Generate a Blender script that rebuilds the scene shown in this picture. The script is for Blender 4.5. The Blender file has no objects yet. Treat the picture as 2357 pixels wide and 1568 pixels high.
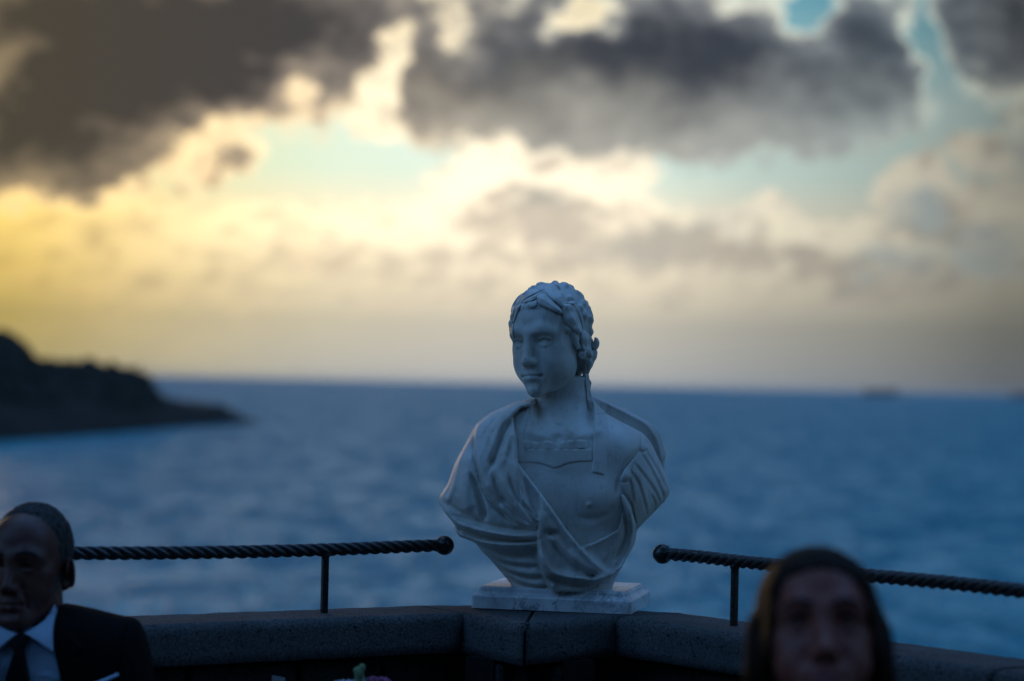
import bpy, bmesh, math, random
import numpy as np
from mathutils import Matrix, Vector, Euler
from mathutils.bvhtree import BVHTree

random.seed(7)
rng = np.random.default_rng(11)
S = bpy.context.scene
COL = S.collection
R = math.radians

# ------------------------------------------------------------------ camera
EYE = Vector((0.0, 0.0, 1.55))
PITCH, ROLL = R(1.006), R(1.27)
LENS = 85.0
FPX = 5565.0                       # focal length in the picture's working pixels (2357 wide)
CX, CY = 1178.5, 784.0
cam_data = bpy.data.cameras.new('camera')
cam = bpy.data.objects.new('camera', cam_data)
COL.objects.link(cam)
RM = Matrix.Rotation(math.pi / 2 + PITCH, 3, 'X') @ Matrix.Rotation(ROLL, 3, 'Z')
cam.matrix_world = Matrix.Translation(EYE) @ RM.to_4x4()
cam_data.lens = LENS
cam_data.sensor_width = 36.0
cam_data.clip_start = 0.1
cam_data.clip_end = 200000.0
cam_data.dof.use_dof = True
cam_data.dof.focus_distance = 5.24
cam_data.dof.aperture_fstop = 2.3
S.camera = cam


def ray(dx, dy):
    return RM @ Vector(((dx - CX) / FPX, -(dy - CY) / FPX, -1.0))


def W(dx, dy, Y):
    """the point at distance Y (world y) seen in direction dx, dy"""
    v = ray(dx, dy)
    return EYE + v * (Y / v.y)


def PZ(dx, dy, z):
    """the point on the level plane z seen in direction dx, dy"""
    v = ray(dx, dy)
    return EYE + v * ((z - EYE.z) / v.z)


# ------------------------------------------------------------------ render look
S.render.engine = 'CYCLES'
S.view_settings.view_transform = 'Standard'
S.view_settings.look = 'None'
S.view_settings.exposure = 2.64
S.view_settings.gamma = 1.0
S.cycles.use_denoising = True
S.cycles.max_bounces = 6
S.cycles.volume_bounces = 1
S.cycles.transparent_max_bounces = 8

# ------------------------------------------------------------------ world: dusk sky with clouds
SUN_AZ, SUN_EL = R(-19.0), R(5.0)
world = bpy.data.worlds.new('World')
S.world = world
world.use_nodes = True
NT = world.node_tree
NT.nodes.clear()


class NB:
    """small helper that writes node graphs"""
    def __init__(s, nt):
        s.nt = nt

    def n(s, t, **kw):
        nd = s.nt.nodes.new(t)
        for k, v in kw.items():
            setattr(nd, k, v)
        return nd

    def put(s, sock, v):
        if isinstance(v, bpy.types.NodeSocket):
            s.nt.links.new(v, sock)
        elif v is not None:
            sock.default_value = v

    def m(s, op, a, b=None, c=None, clamp=False):
        nd = s.n('ShaderNodeMath', operation=op, use_clamp=clamp)
        s.put(nd.inputs[0], a)
        if b is not None:
            s.put(nd.inputs[1], b)
        if c is not None:
            s.put(nd.inputs[2], c)
        return nd.outputs[0]

    def v(s, op, a, b=None, scale=None):
        nd = s.n('ShaderNodeVectorMath', operation=op)
        s.put(nd.inputs[0], a)
        if b is not None:
            s.put(nd.inputs[1], b)
        if scale is not None:
            s.put(nd.inputs['Scale'], scale)
        return nd.outputs['Value'] if op in ('LENGTH', 'DOT_PRODUCT') else nd.outputs[0]

    def noise(s, vec, scale, detail=4, rough=.5, dist=0.0, lac=2.0, w=None):
        nd = s.n('ShaderNodeTexNoise')
        if w is not None:
            nd.noise_dimensions = '4D'
            nd.inputs['W'].default_value = w
        if vec is not None:
            s.put(nd.inputs['Vector'], vec)
        nd.inputs['Scale'].default_value = scale
        nd.inputs['Detail'].default_value = detail
        nd.inputs['Roughness'].default_value = rough
        nd.inputs['Distortion'].default_value = dist
        nd.inputs['Lacunarity'].default_value = lac
        return nd

    def mapr(s, v, a, b, c=0.0, d=1.0, smooth=True):
        nd = s.n('ShaderNodeMapRange')
        nd.interpolation_type = 'SMOOTHSTEP' if smooth else 'LINEAR'
        s.put(nd.inputs[0], v)
        for i, x in enumerate((a, b, c, d)):
            s.put(nd.inputs[i + 1], x)
        return nd.outputs[0]

    def mix(s, f, a, b, mode='MIX'):
        nd = s.n('ShaderNodeMix', data_type='RGBA', blend_type=mode)
        s.put(nd.inputs[0], f)
        for i, x in ((6, a), (7, b)):
            if isinstance(x, tuple) and len(x) == 3:
                x = (*x, 1.0)
            s.put(nd.inputs[i], x)
        return nd.outputs[2]

    def ramp(s, f, stops, interp='LINEAR'):
        nd = s.n('ShaderNodeValToRGB')
        cr = nd.color_ramp
        cr.interpolation = interp
        while len(cr.elements) < len(stops):
            cr.elements.new(0.5)
        for e, (p, c) in zip(cr.elements, stops):
            e.position = p
            e.color = (*c, 1.0)
        s.put(nd.inputs[0], f)
        return nd.outputs[0]


def build_sky():
    g = NB(NT)
    tc = g.n('ShaderNodeTexCoord')
    d = tc.outputs['Generated']
    sp = g.n('ShaderNodeSeparateXYZ')
    g.put(sp.inputs[0], d)
    el = g.m('MULTIPLY', g.m('ARCSINE', sp.outputs[2]), 57.2958)
    az = g.m('MULTIPLY', g.m('ARCTAN2', sp.outputs[0], sp.outputs[1]), 57.2958)
    cb = g.n('ShaderNodeCombineXYZ')
    g.put(cb.inputs[0], az)
    g.put(cb.inputs[1], el)
    uv = cb.outputs[0]
    # billowing warp of the direction, in degrees
    st = g.n('ShaderNodeMapping')
    st.inputs['Scale'].default_value = (1.0, 1.5, 1.0)
    g.put(st.inputs[0], uv)
    n1 = g.noise(st.outputs[0], 0.55, 2, .5)
    n2 = g.noise(st.outputs[0], 1.5, 3, .58, w=3.1)
    off = g.v('SUBTRACT', n1.outputs['Color'], (.5, .5, .5))
    off2 = g.v('SUBTRACT', n2.outputs['Color'], (.5, .5, .5))
    uvw = g.v('ADD', uv, g.v('SCALE', off, scale=1.1))
    uvw = g.v('ADD', uvw, g.v('SCALE', off2, scale=1.15))
    uvs = g.v('ADD', uv, g.v('SCALE', off, scale=0.8))

    def angles(x, y):
        v = ray(x, y).normalized()
        return math.degrees(math.atan2(v.x, v.y)), math.degrees(math.asin(v.z))

    def blobs(lst, vec):
        acc = None
        for (x, y, sx, sy, rot, w) in lst:
            a, e = angles(x, y)
            mp = g.n('ShaderNodeMapping', vector_type='TEXTURE')
            mp.inputs['Location'].default_value = (a, e, 0)
            mp.inputs['Rotation'].default_value = (0, 0, R(rot))
            mp.inputs['Scale'].default_value = (sx / 97.1, sy / 97.1, 1)
            g.put(mp.inputs[0], vec)
            gr = g.n('ShaderNodeTexGradient', gradient_type='SPHERICAL')
            g.put(gr.inputs[0], mp.outputs[0])
            acc = g.m('MULTIPLY', gr.outputs['Fac'], w) if acc is None else g.m('MULTIPLY_ADD', gr.outputs['Fac'], w, acc)
        return acc

    # heavy clouds (weight > 0) and the holes in them (weight < 0)
    heavy = [
        (150, 60, 620, 260, 0, 1.7), (200, 210, 520, 240, 8, 1.7), (640, 135, 500, 200, 8, 1.6), (60, 320, 330, 170, 8, 1.5),
        (560, 20, 800, 140, 0, 1.2),
        (1330, 150, 560, 200, 0, 1.6), (1620, 200, 560, 200, 0, 1.25), (1150, 230, 300, 150, 0, .55), (1500, 40, 620, 120, 0, 1.0),
        (1900, 260, 300, 100, 0, .7), (1030, 220, 150, 120, 0, .5), (985, 150, 60, 140, 0, .5), (1750, 120, 420, 120, 0, .6), (1400, 290, 460, 75, 0, .8), (1080, 250, 250, 110, 0, .5), (1750, 290, 380, 70, 0, .6),
        (2000, 130, 200, 180, -10, 1.5), (2060, 240, 130, 100, 0, .6),
        (2330, 50, 260, 170, -20, 1.6), (2210, 20, 90, 90, 0, .9), (2290, 170, 140, 90, -40, .7),
        (500, 385, 110, 45, 12, .75), (235, 410, 120, 50, 5, .6),
        (2370, 340, 80, 130, 10, .8), (2290, 575, 130, 80, 0, .75), (2110, 500, 90, 80, 0, .55), (2060, 600, 160, 50, 0, .4), (1640, 510, 150, 70, 0, .34), (1240, 470, 130, 50, 0, .3), (1450, 560, 260, 60, 0, .28), (800, 590, 200, 50, 0, .25), (700, 540, 60, 60, 0, .3),
        (878, 180, 62, 170, -24, -1.8), (925, 70, 70, 80, 0, -1.0), (1040, 85, 110, 110, -20, -1.7), (680, 195, 70, 80, 0, -1.0),
        (1340, 50, 140, 60, 12, -2.7), (1185, 25, 70, 60, 10, -1.0), (1150, 330, 120, 30, 0, -.3),
        (1870, 50, 90, 110, -30, -1.6), (2140, 90, 80, 150, 0, -1.1),
        (-30, 190, 90, 230, -14, -.9), (450, 310, 110, 50, 10, -.45), (2240, 30, 60, 50, 0, -1.0),
    ]
    D = blobs(heavy, uvw)
    fb = g.noise(st.outputs[0], 0.9, 5, .55, .0, w=1.7).outputs['Fac']
    nm = g.mapr(D, .0, .45, .12, 1.0)
    D = g.m('MULTIPLY_ADD', g.m('MULTIPLY', g.m('SUBTRACT', fb, .5), nm), 1.25, D)
    fw = g.noise(st.outputs[0], 2.1, 3, .5, .2, w=4.4).outputs['Fac']
    D = g.m('MULTIPLY_ADD', g.m('MULTIPLY', g.m('SUBTRACT', fw, .5), nm), .9, D)
    # clouds over the rest of the sky, on a level cloud deck
    zz = g.m('ADD', g.m('MAXIMUM', sp.outputs[2], 0.0), 0.12)
    cb2 = g.n('ShaderNodeCombineXYZ')
    g.put(cb2.inputs[0], g.m('DIVIDE', sp.outputs[0], zz))
    g.put(cb2.inputs[1], g.m('DIVIDE', sp.outputs[1], zz))
    gen = g.noise(cb2.outputs[0], 0.8, 5, .55, .2).outputs['Fac']
    gen = g.m('MULTIPLY', g.m('SUBTRACT', gen, .47), 5.0)
    front = g.m('MULTIPLY', g.mapr(sp.outputs[1], -.1, .75), g.mapr(sp.outputs[2], .85, .45))
    gen = g.m('MULTIPLY_ADD', front, 1.3, gen)      # the cloud bank of the sunset side goes on above the picture
    inx = g.mapr(g.m('ABSOLUTE', az), 11.5, 17.0, 1.0, 0.0)
    iny = g.mapr(el, 8.6, 12.5, 1.0, 0.0)
    inside = g.m('MULTIPLY', inx, iny)
    nf = g.m('SUBTRACT', 1.0, inside)
    low = g.mapr(el, 1.5, 7.0)
    D = g.m('ADD', g.m('MULTIPLY', D, inside), g.m('MULTIPLY', g.m('MULTIPLY', gen, nf), low))

    # thin bright cumulus, lower in the sky
    light = [
        (140, 480, 280, 150, 0, 1.2), (430, 540, 420, 120, 0, 1.0), (800, 560, 420, 120, 3, 1.0), (1240, 450, 330, 210, 0, 1.5),
        (1150, 560, 700, 120, 0, 1.0), (1350, 360, 240, 80, 0, 1.1), (1000, 290, 200, 60, 0, .8), (1640, 540, 300, 110, 0, 1.1),
        (1900, 590, 500, 110, 0, 1.1), (2120, 500, 160, 170, 0, 1.1), (2300, 560, 220, 140, 0, 1.2), (2330, 360, 120, 120, 0, .9),
        (500, 330, 130, 80, 0, 1.0), (1750, 490, 70, 70, 0, .6), (1850, 310, 140, 30, 0, .5), (2000, 300, 110, 50, 0, .7),
        (560, 640, 900, 120, 0, .9), (1500, 650, 900, 120, 0, 1.0), (880, 170, 110, 190, -24, 1.3), (2240, 330, 130, 60, 0, .7),
        (2120, 410, 70, 80, 0, .9), (1330, 50, 160, 70, 10, 1.0), (1040, 90, 110, 110, 0, .8), (680, 190, 90, 100, 0, .9),
    ]
    C = blobs(light, uvw)
    C = g.m('MULTIPLY_ADD', g.m('SUBTRACT', fb, .5), 1.0, C)
    cm = g.mapr(C, .16, .52)
    # shading inside the thin clouds (their own thickness)
    fb2 = g.noise(st.outputs[0], 1.0, 4, .55, .1, w=8.3).outputs['Fac']

    # colour of clear air by height
    e01 = g.m('DIVIDE', el, 12.0, clamp=True)
    clear = g.ramp(e01, [(0.0, (.40, .41, .40)), (.12, (.49, .46, .38)), (.24, (.92, .81, .58)), (.34, (.84, .80, .62)),
                         (.42, (.66, .80, .70)), (.55, (.66, .80, .73)), (.68, (.34, .60, .63)), (.80, (.13, .42, .55)), (1.0, (.10, .33, .46))])
    cream = g.ramp(e01, [(0.0, (.42, .42, .40)), (.10, (.48, .44, .36)), (.2, (.76, .67, .50)), (.30, (1.10, .97, .72)), (.40, (1.12, .99, .75)),
                         (.6, (1.0, .90, .68)), (.72, (.84, .73, .50)), (.8, (.72, .62, .40)), (1.0, (.60, .52, .36))])
    shade = g.ramp(e01, [(0.0, (.39, .39, .38)), (.10, (.42, .39, .33)), (.22, (.56, .49, .39)), (.4, (.62, .54, .43)), (.7, (.42, .37, .31)), (1.0, (.3, .27, .25))])
    tk = g.m('MULTIPLY', g.mapr(C, .8, 1.9), .6)
    tk = g.m('ADD', tk, g.m('MULTIPLY', g.m('SUBTRACT', fb2, .5), 2.2), clamp=True)
    # lumps lit from above and from the sunset side
    fa = g.noise(st.outputs[0], 1.05, 3, .55, .0, w=5.5).outputs['Fac']
    mo = g.v('ADD', st.outputs[0], (.2, -.38, 0))
    fc = g.noise(mo, 1.05, 3, .55, .0, w=5.5).outputs['Fac']
    emb = g.m('MULTIPLY', g.m('SUBTRACT', fc, fa), 2.6)
    tk = g.m('ADD', tk, emb, clamp=True)
    banks = blobs([(1150, 490, 170, 60, 0, 1.0), (1340, 515, 220, 55, 0, .9), (1570, 560, 240, 60, 0, 1.0), (1820, 590, 280, 55, 0, 1.0), (760, 575, 170, 35, 0, .6), (1250, 600, 280, 35, 0, .7),
                   (2020, 630, 220, 50, 0, .9), (640, 655, 300, 35, 0, .5), (1120, 690, 500, 40, 0, .4), (2150, 520, 110, 80, 0, .9), (330, 500, 160, 40, 0, .5),
                   (1300, 425, 170, 40, 0, -1.0), (1090, 410, 120, 60, 20, -.8), (1640, 495, 90, 35, 0, -.7), (1500, 455, 80, 40, 0, -.6), (1780, 505, 80, 40, 0, -.7), (200, 430, 200, 60, 0, -.7),
                   (480, 540, 260, 40, 0, -.6), (900, 540, 240, 40, 0, -.7), (1950, 555, 160, 30, 0, -.6), (2100, 425, 60, 50, 0, -.7), (700, 630, 130, 35, 0, -.5)], uvw)
    tk = g.m('ADD', tk, banks, clamp=True)
    thin = g.mix(tk, cream, shade)
    veil = g.mix(cm, clear, thin)
    # warm towards the sunset, dim and blue away from it
    az01 = g.m('MULTIPLY_ADD', az, 1 / 360.0, .5)

    def A(deg):
        return .5 + deg / 360.0
    tint = g.ramp(az01, [(0.0, (.10, .13, .17)), (A(-110), (.13, .15, .18)), (A(-60), (.30, .26, .20)), (A(-28), (.80, .62, .26)), (A(-18), (.95, .74, .26)),
                         (A(-12.2), (.74, .60, .20)), (A(-10.5), (.84, .70, .34)), (A(-8), (.92, .83, .58)), (A(-4.5), (.97, .95, .86)), (A(-1), (1.0, 1.0, 1.0)),
                         (A(2.5), (.90, .92, .94)), (A(6), (.60, .63, .67)), (A(9), (.42, .45, .48)), (A(12), (.20, .22, .24)), (A(30), (.20, .23, .26)),
                         (A(90), (.12, .15, .19)), (1.0, (.10, .13, .17))])
    veil = g.mix(1.0, veil, tint, 'MULTIPLY')
    veil = g.mix(1.0, veil, (1.26, 1.23, 1.20), 'MULTIPLY')
    # physical clear sky higher up and all round
    sky = g.n('ShaderNodeTexSky', sky_type='NISHITA')
    sky.sun_disc = False
    sky.sun_elevation = SUN_EL
    sky.sun_rotation = SUN_AZ
    sky.air_density = 1.0
    sky.dust_density = 0.4
    sky.ozone_density = 2.5
    skyc = g.mix(1.0, sky.outputs[0], (SKY_K * .92, SKY_K * 1.18, SKY_K * 1.5), 'MULTIPLY')     # the picture's cool balance
    vf = g.ramp(g.m('DIVIDE', el, 40.0, clamp=True), [(0.0, (1, 1, 1)), (.25, (1, 1, 1)), (.4, (.6,) * 3), (.65, (.15,) * 3), (1.0, (0, 0, 0))])
    col = g.mix(vf, skyc, veil)
    # heavy cloud: bright thin rim, grey body, slate core
    df = g.mapr(D, g.mapr(el, 5.0, 7.0, -.05, .03), g.mapr(el, 5.0, 7.0, .5, .33))
    dcol = g.ramp(g.m('MULTIPLY', g.m('ADD', D, g.m('MULTIPLY', g.m('SUBTRACT', fb2, .5), 1.3)), .5, clamp=True),
                  [(.05, (.95, .83, .58)), (.16, (.80, .68, .48)), (.28, (.36, .32, .26)), (.45, (.20, .185, .17)), (.7, (.115, .11, .108)), (1.0, (.050, .051, .056))])
    # undersides low in the sky catch more of the glow
    sw = g.n('ShaderNodeSeparateXYZ')
    g.put(sw.inputs[0], g.v('ADD', uvw, g.v('SCALE', off, scale=1.2)))
    lowc = g.m('MULTIPLY', g.mapr(sw.outputs[1], 5.2, 8.0, .95, 0.0), g.mapr(az, -5.0, -1.5))
    dcol = g.mix(lowc, dcol, (.46, .40, .31))
    tint2 = g.ramp(az01, [(0.0, (.10, .18, .27)), (A(-110), (.11, .18, .26)), (A(-65), (.25, .28, .32)), (A(-38), (.8, .7, .52)), (A(-20), (1.1, .92, .6)), (A(-12), (1.45, 1.18, .74)), (A(-6), (1.3, 1.15, .98)),
                          (A(0), (1.0, 1.08, 1.18)), (A(5), (.90, 1.05, 1.25)), (A(9), (.70, .92, 1.15)), (A(12), (.45, .52, .58)), (A(30), (.30, .38, .46)), (A(75), (.13, .20, .28)), (1.0, (.10, .18, .27))])
    hi = g.ramp(g.m('DIVIDE', el, 90.0, clamp=True), [(.0, (1, 1, 1)), (.1, (1, 1, 1)), (.3, (.5, .55, .6)), (.6, (.22, .28, .36)), (1.0, (.15, .21, .28))])
    dcol = g.mix(1.0, dcol, hi, 'MULTIPLY')
    dcol = g.mix(1.0, dcol, tint2, 'MULTIPLY')
    col = g.mix(df, col, dcol)
    col = g.mix(g.mapr(el, -.6, -.05), (.035, .07, .09), col)      # below the horizon: dark water beyond the sheet
    bg = g.n('ShaderNodeBackground')
    g.put(bg.inputs[0], col)
    bg.inputs[1].default_value = 0.16
    out = g.n('ShaderNodeOutputWorld')
    NT.links.new(bg.outputs[0], out.inputs[0])


SKY_K = 0.95                      # times the background's 0.16: a sky strength of 0.15
build_sky()
world.cycles.sampling_method = 'MANUAL'
world.cycles.sample_map_resolution = 1024

sun_data = bpy.data.lights.new('sun', 'SUN')
sun_data.energy = 0.04
sun_data.angle = R(14)
sun_data.color = (1.0, .66, .32)
sun = bpy.data.objects.new('sun', sun_data)
COL.objects.link(sun)
sdir = Vector((math.sin(SUN_AZ) * math.cos(SUN_EL), math.cos(SUN_AZ) * math.cos(SUN_EL), math.sin(SUN_EL)))
sun.rotation_euler = sdir.to_track_quat('Z', 'Y').to_euler()
sun.location = (-3, 8, 6)


# ------------------------------------------------------------------ object helpers
def tag(o, label=None, cat=None, group=None, kind=None):
    if label:
        o['label'] = label
    if cat:
        o['category'] = cat
    if group:
        o['group'] = group
    if kind:
        o['kind'] = kind
    return o


def empty(name, loc, label, cat, group=None):
    o = bpy.data.objects.new(name, None)
    o.empty_display_size = .05
    COL.objects.link(o)
    o.location = loc
    return tag(o, label, cat, group)


def link_mesh(name, me, mat, parent=None, world_coords=True):
    o = bpy.data.objects.new(name, me)
    COL.objects.link(o)
    if mat:
        me.materials.append(mat)
    if parent:
        o.parent = parent
        if world_coords:                       # mesh was written in world coordinates
            pw = parent.location if parent.parent is None else parent.location + parent.parent.location
            me.transform(Matrix.Translation(-pw))
    return o


def mesh_np(name, v, f, mat, parent=None, smooth=True):
    me = bpy.data.meshes.new(name)
    me.from_pydata([tuple(map(float, p)) for p in v] if not isinstance(v, np.ndarray) else v.tolist(), [],
                   f.tolist() if isinstance(f, np.ndarray) else f)
    me.update()
    if smooth:
        me.polygons.foreach_set('use_smooth', [True] * len(me.polygons))
    return link_mesh(name, me, mat, parent)


def mesh_bm(name, bm, mat, parent=None, smooth=False):
    bmesh.ops.recalc_face_normals(bm, faces=bm.faces[:])
    me = bpy.data.meshes.new(name)
    bm.to_mesh(me)
    bm.free()
    if smooth:
        me.polygons.foreach_set('use_smooth', [True] * len(me.polygons))
    return link_mesh(name, me, mat, parent)


# ------------------------------------------------------------------ numeric sculpting helpers
def vnoise(p, seed=0):
    """smooth lattice noise in [-1, 1] for an (n, 3) array"""
    i = np.floor(p).astype(np.int64)
    f = p - i
    f = f * f * (3 - 2 * f)

    def h(a, b, c):
        n = (a * 374761393 + b * 668265263 + c * 2147483647 + seed * 144269) & 0xffffffff
        n = ((n ^ (n >> 13)) * 1274126177) & 0xffffffff
        n = n ^ (n >> 16)
        return (n & 0xffff) / 32767.5 - 1.0
    r = 0
    for dx in (0, 1):
        for dy in (0, 1):
            for dz in (0, 1):
                w = (f[:, 0] if dx else 1 - f[:, 0]) * (f[:, 1] if dy else 1 - f[:, 1]) * (f[:, 2] if dz else 1 - f[:, 2])
                r = r + w * h(i[:, 0] + dx, i[:, 1] + dy, i[:, 2] + dz)
    return r


def smin(a, b, k):
    h = np.maximum(k - np.abs(a - b), 0.0) / k
    return np.minimum(a, b) - h * h * (k * .25)


def surface_nets(vol, lo, step):
    """quads along the zero level of a 3-d array (negative inside)"""
    s = vol < 0
    nx, ny, nz = vol.shape
    c = s[:-1, :-1, :-1].astype(np.int8)
    for a, b, d in ((1, 0, 0), (0, 1, 0), (0, 0, 1), (1, 1, 0), (1, 0, 1), (0, 1, 1), (1, 1, 1)):
        c = c + s[a:nx - 1 + a, b:ny - 1 + b, d:nz - 1 + d]
    act = (c > 0) & (c < 8)
    idx = np.argwhere(act)
    ids = np.full(act.shape, -1, np.int64)
    ids[act] = np.arange(len(idx))
    X, Y, Z = idx[:, 0], idx[:, 1], idx[:, 2]
    corner = {(a, b, d): vol[X + a, Y + b, Z + d].astype(np.float64) for a in (0, 1) for b in (0, 1) for d in (0, 1)}
    acc = np.zeros((len(idx), 3))
    cnt = np.zeros(len(idx))
    for ax in range(3):
        o1, o2 = [q for q in range(3) if q != ax]
        for p in (0, 1):
            for q in (0, 1):
                k0 = [0, 0, 0]
                k0[o1], k0[o2] = p, q
                k1 = list(k0)
                k1[ax] = 1
                va, vb = corner[tuple(k0)], corner[tuple(k1)]
                cr = (va < 0) != (vb < 0)
                t = np.where(cr, va / np.where(cr, va - vb, 1), 0)
                pos = np.zeros((len(idx), 3))
                pos[:, o1] = p
                pos[:, o2] = q
                pos[:, ax] = t
                acc += pos * cr[:, None]
                cnt += cr
    verts = (idx + acc / cnt[:, None]) * np.array(step) + np.array(lo)
    faces = []
    for ax in range(3):
        o1, o2 = [q for q in range(3) if q != ax]
        sl0 = [slice(None)] * 3
        sl1 = [slice(None)] * 3
        sl0[ax] = slice(0, -1)
        sl1[ax] = slice(1, None)
        a, b = s[tuple(sl0)], s[tuple(sl1)]
        e = np.argwhere(a != b)
        ok = (e[:, o1] > 0) & (e[:, o2] > 0) & (e[:, o1] < vol.shape[o1] - 1) & (e[:, o2] < vol.shape[o2] - 1)
        e = e[ok]
        flip = a[tuple(e.T)]
        q = []
        for p1, p2 in ((-1, -1), (0, -1), (0, 0), (-1, 0)):
            k = e.copy()
            k[:, o1] += p1
            k[:, o2] += p2
            q.append(ids[tuple(k.T)])
        q = np.stack(q, 1)
        if ax == 1:
            flip = ~flip
        q[~flip] = q[~flip][:, ::-1]
        faces.append(q)
    return verts, np.concatenate(faces)


def relax(v, f, it=1, lam=.5):
    """light smoothing of a quad mesh"""
    e = np.concatenate([f[:, [0, 1]], f[:, [1, 2]], f[:, [2, 3]], f[:, [3, 0]]])
    n = len(v)
    for _ in range(it):
        acc = np.stack([np.bincount(e[:, 0], v[e[:, 1], k], n) + np.bincount(e[:, 1], v[e[:, 0], k], n) for k in range(3)], 1)
        cnt = np.bincount(e[:, 0], minlength=n) + np.bincount(e[:, 1], minlength=n)
        v = v + lam * (acc / np.maximum(cnt, 1)[:, None] - v)
    return v


class Vol:
    """a distance field on a grid that shapes are melted into or carved out of"""
    def __init__(s, lo, hi, h):
        s.lo, s.h = np.array(lo, float), h
        s.n = np.ceil((np.array(hi) - s.lo) / h).astype(int) + 1
        s.ax = [(s.lo[i] + h * np.arange(s.n[i])).astype(np.float32) for i in range(3)]
        s.f = np.full(tuple(s.n), 1.0, np.float32)

    def win(s, lo, hi):
        sl = []
        for i in range(3):
            a = max(0, int((lo[i] - s.lo[i]) / s.h))
            b = min(s.n[i], int((hi[i] - s.lo[i]) / s.h) + 2)
            if b <= a:
                return None, None
            sl.append(slice(a, b))
        g = np.ix_(*[s.ax[i][sl[i]] for i in range(3)])
        return tuple(sl), g

    def op(s, sl, d, k, op):
        if op == 'u':
            s.f[sl] = smin(s.f[sl], d, k)
        else:
            s.f[sl] = -smin(-s.f[sl], d, k)

    def ell(s, c, r, k=.01, op='u', rot=None):
        m = max(r) + k + .012
        sl, g = s.win([c[i] - m for i in range(3)], [c[i] + m for i in range(3)])
        if sl is None:
            return
        p = [g[i] - c[i] for i in range(3)]
        if rot is not None:
            M = Euler([R(a) for a in rot]).to_matrix().transposed()
            p = [M[i][0] * p[0] + M[i][1] * p[1] + M[i][2] * p[2] for i in range(3)]
        k0 = np.sqrt(sum((p[i] / r[i]) ** 2 for i in range(3)))
        k1 = np.sqrt(sum((p[i] / r[i] ** 2) ** 2 for i in range(3))) + 1e-9
        s.op(sl, k0 * (k0 - 1) / k1, k, op)

    def cap(s, a, b, ra, rb=None, k=.01, op='u'):
        rb = ra if rb is None else rb
        m = max(ra, rb) + k + .012
        sl, g = s.win([min(a[i], b[i]) - m for i in range(3)], [max(a[i], b[i]) + m for i in range(3)])
        if sl is None:
            return
        ab = [b[i] - a[i] for i in range(3)]
        L = sum(x * x for x in ab) + 1e-12
        t = np.clip(sum((g[i] - a[i]) * ab[i] for i in range(3)) / L, 0, 1)
        d = np.sqrt(sum((g[i] - a[i] - t * ab[i]) ** 2 for i in range(3))) - (ra + (rb - ra) * t)
        s.op(sl, d, k, op)

    def chain(s, pts, rs, k=.01, op='u'):
        for i in range(len(pts) - 1):
            s.cap(pts[i], pts[i + 1], rs[i], rs[i + 1], k, op)

    def mesh(s, it=1):
        v, f = surface_nets(s.f, s.lo, (s.h,) * 3)
        return relax(v, f, it), f


def spline(pts, n=8):
    """smooth curve through points"""
    p = np.array(pts, float)
    p = np.vstack([2 * p[0] - p[1], p, 2 * p[-1] - p[-2]])
    out = []
    for i in range(1, len(p) - 2):
        a, b, c, d = p[i - 1:i + 3]
        for t in np.linspace(0, 1, n, endpoint=False):
            out.append(.5 * ((2 * b) + (c - a) * t + (2 * a - 5 * b + 4 * c - d) * t * t + (3 * b - a - 3 * c + d) * t ** 3))
    out.append(p[-2])
    return np.array(out)


# ------------------------------------------------------------------ materials
def material(name, base=(.5, .5, .5), rough=.6, metal=0.0, spec=.5):
    m = bpy.data.materials.new(name)
    m.use_nodes = True
    nt = m.node_tree
    b = nt.nodes['Principled BSDF']
    b.inputs['Base Color'].default_value = (*base, 1)
    b.inputs['Roughness'].default_value = rough
    b.inputs['Metallic'].default_value = metal
    b.inputs['Specular IOR Level'].default_value = spec
    return m, NB(nt), b


def coords(g, kind='Object'):
    return g.n('ShaderNodeTexCoord').outputs[kind]


def bump(g, b, h, dist, strength=1.0, normal=None):
    nd = g.n('ShaderNodeBump')
    nd.inputs['Strength'].default_value = strength
    nd.inputs['Distance'].default_value = dist
    g.put(nd.inputs['Height'], h)
    if normal is not None:
        g.put(nd.inputs['Normal'], normal)
    g.put(b.inputs['Normal'], nd.outputs[0])
    return nd.outputs[0]


def mat_marble():
    m, g, b = material('weathered_white_marble', (.6, .57, .52), .55)
    p = coords(g)
    big = g.noise(p, 9, 4, .6).outputs['Fac']
    mid = g.noise(p, 45, 5, .65, w=2.0).outputs['Fac']
    c = g.mix(g.mapr(big, .35, .7), (.60, .57, .51), (.74, .72, .68))
    c = g.mix(g.mapr(mid, .56, .74, 0, .65), c, (.33, .31, .27))
    ms = g.n('ShaderNodeMapping')
    ms.inputs['Scale'].default_value = (1, 1, .16)
    g.put(ms.inputs[0], p)
    runs = g.noise(ms.outputs[0], 46, 4, .65, .3, w=11.0).outputs['Fac']      # rain streaks
    c = g.mix(g.mapr(runs, .52, .70, 0, .5), c, (.33, .31, .27))
    spots = g.noise(p, 150, 2, .5, w=6.0).outputs['Fac']
    c = g.mix(g.mapr(spots, .73, .80, 0, .75), c, (.14, .13, .12))
    g.put(b.inputs['Base Color'], c)
    h = g.m('ADD', g.m('MULTIPLY', mid, .5), g.noise(p, 320, 3, .6).outputs['Fac'])
    bump(g, b, h, .0012, .8)
    return m


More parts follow.
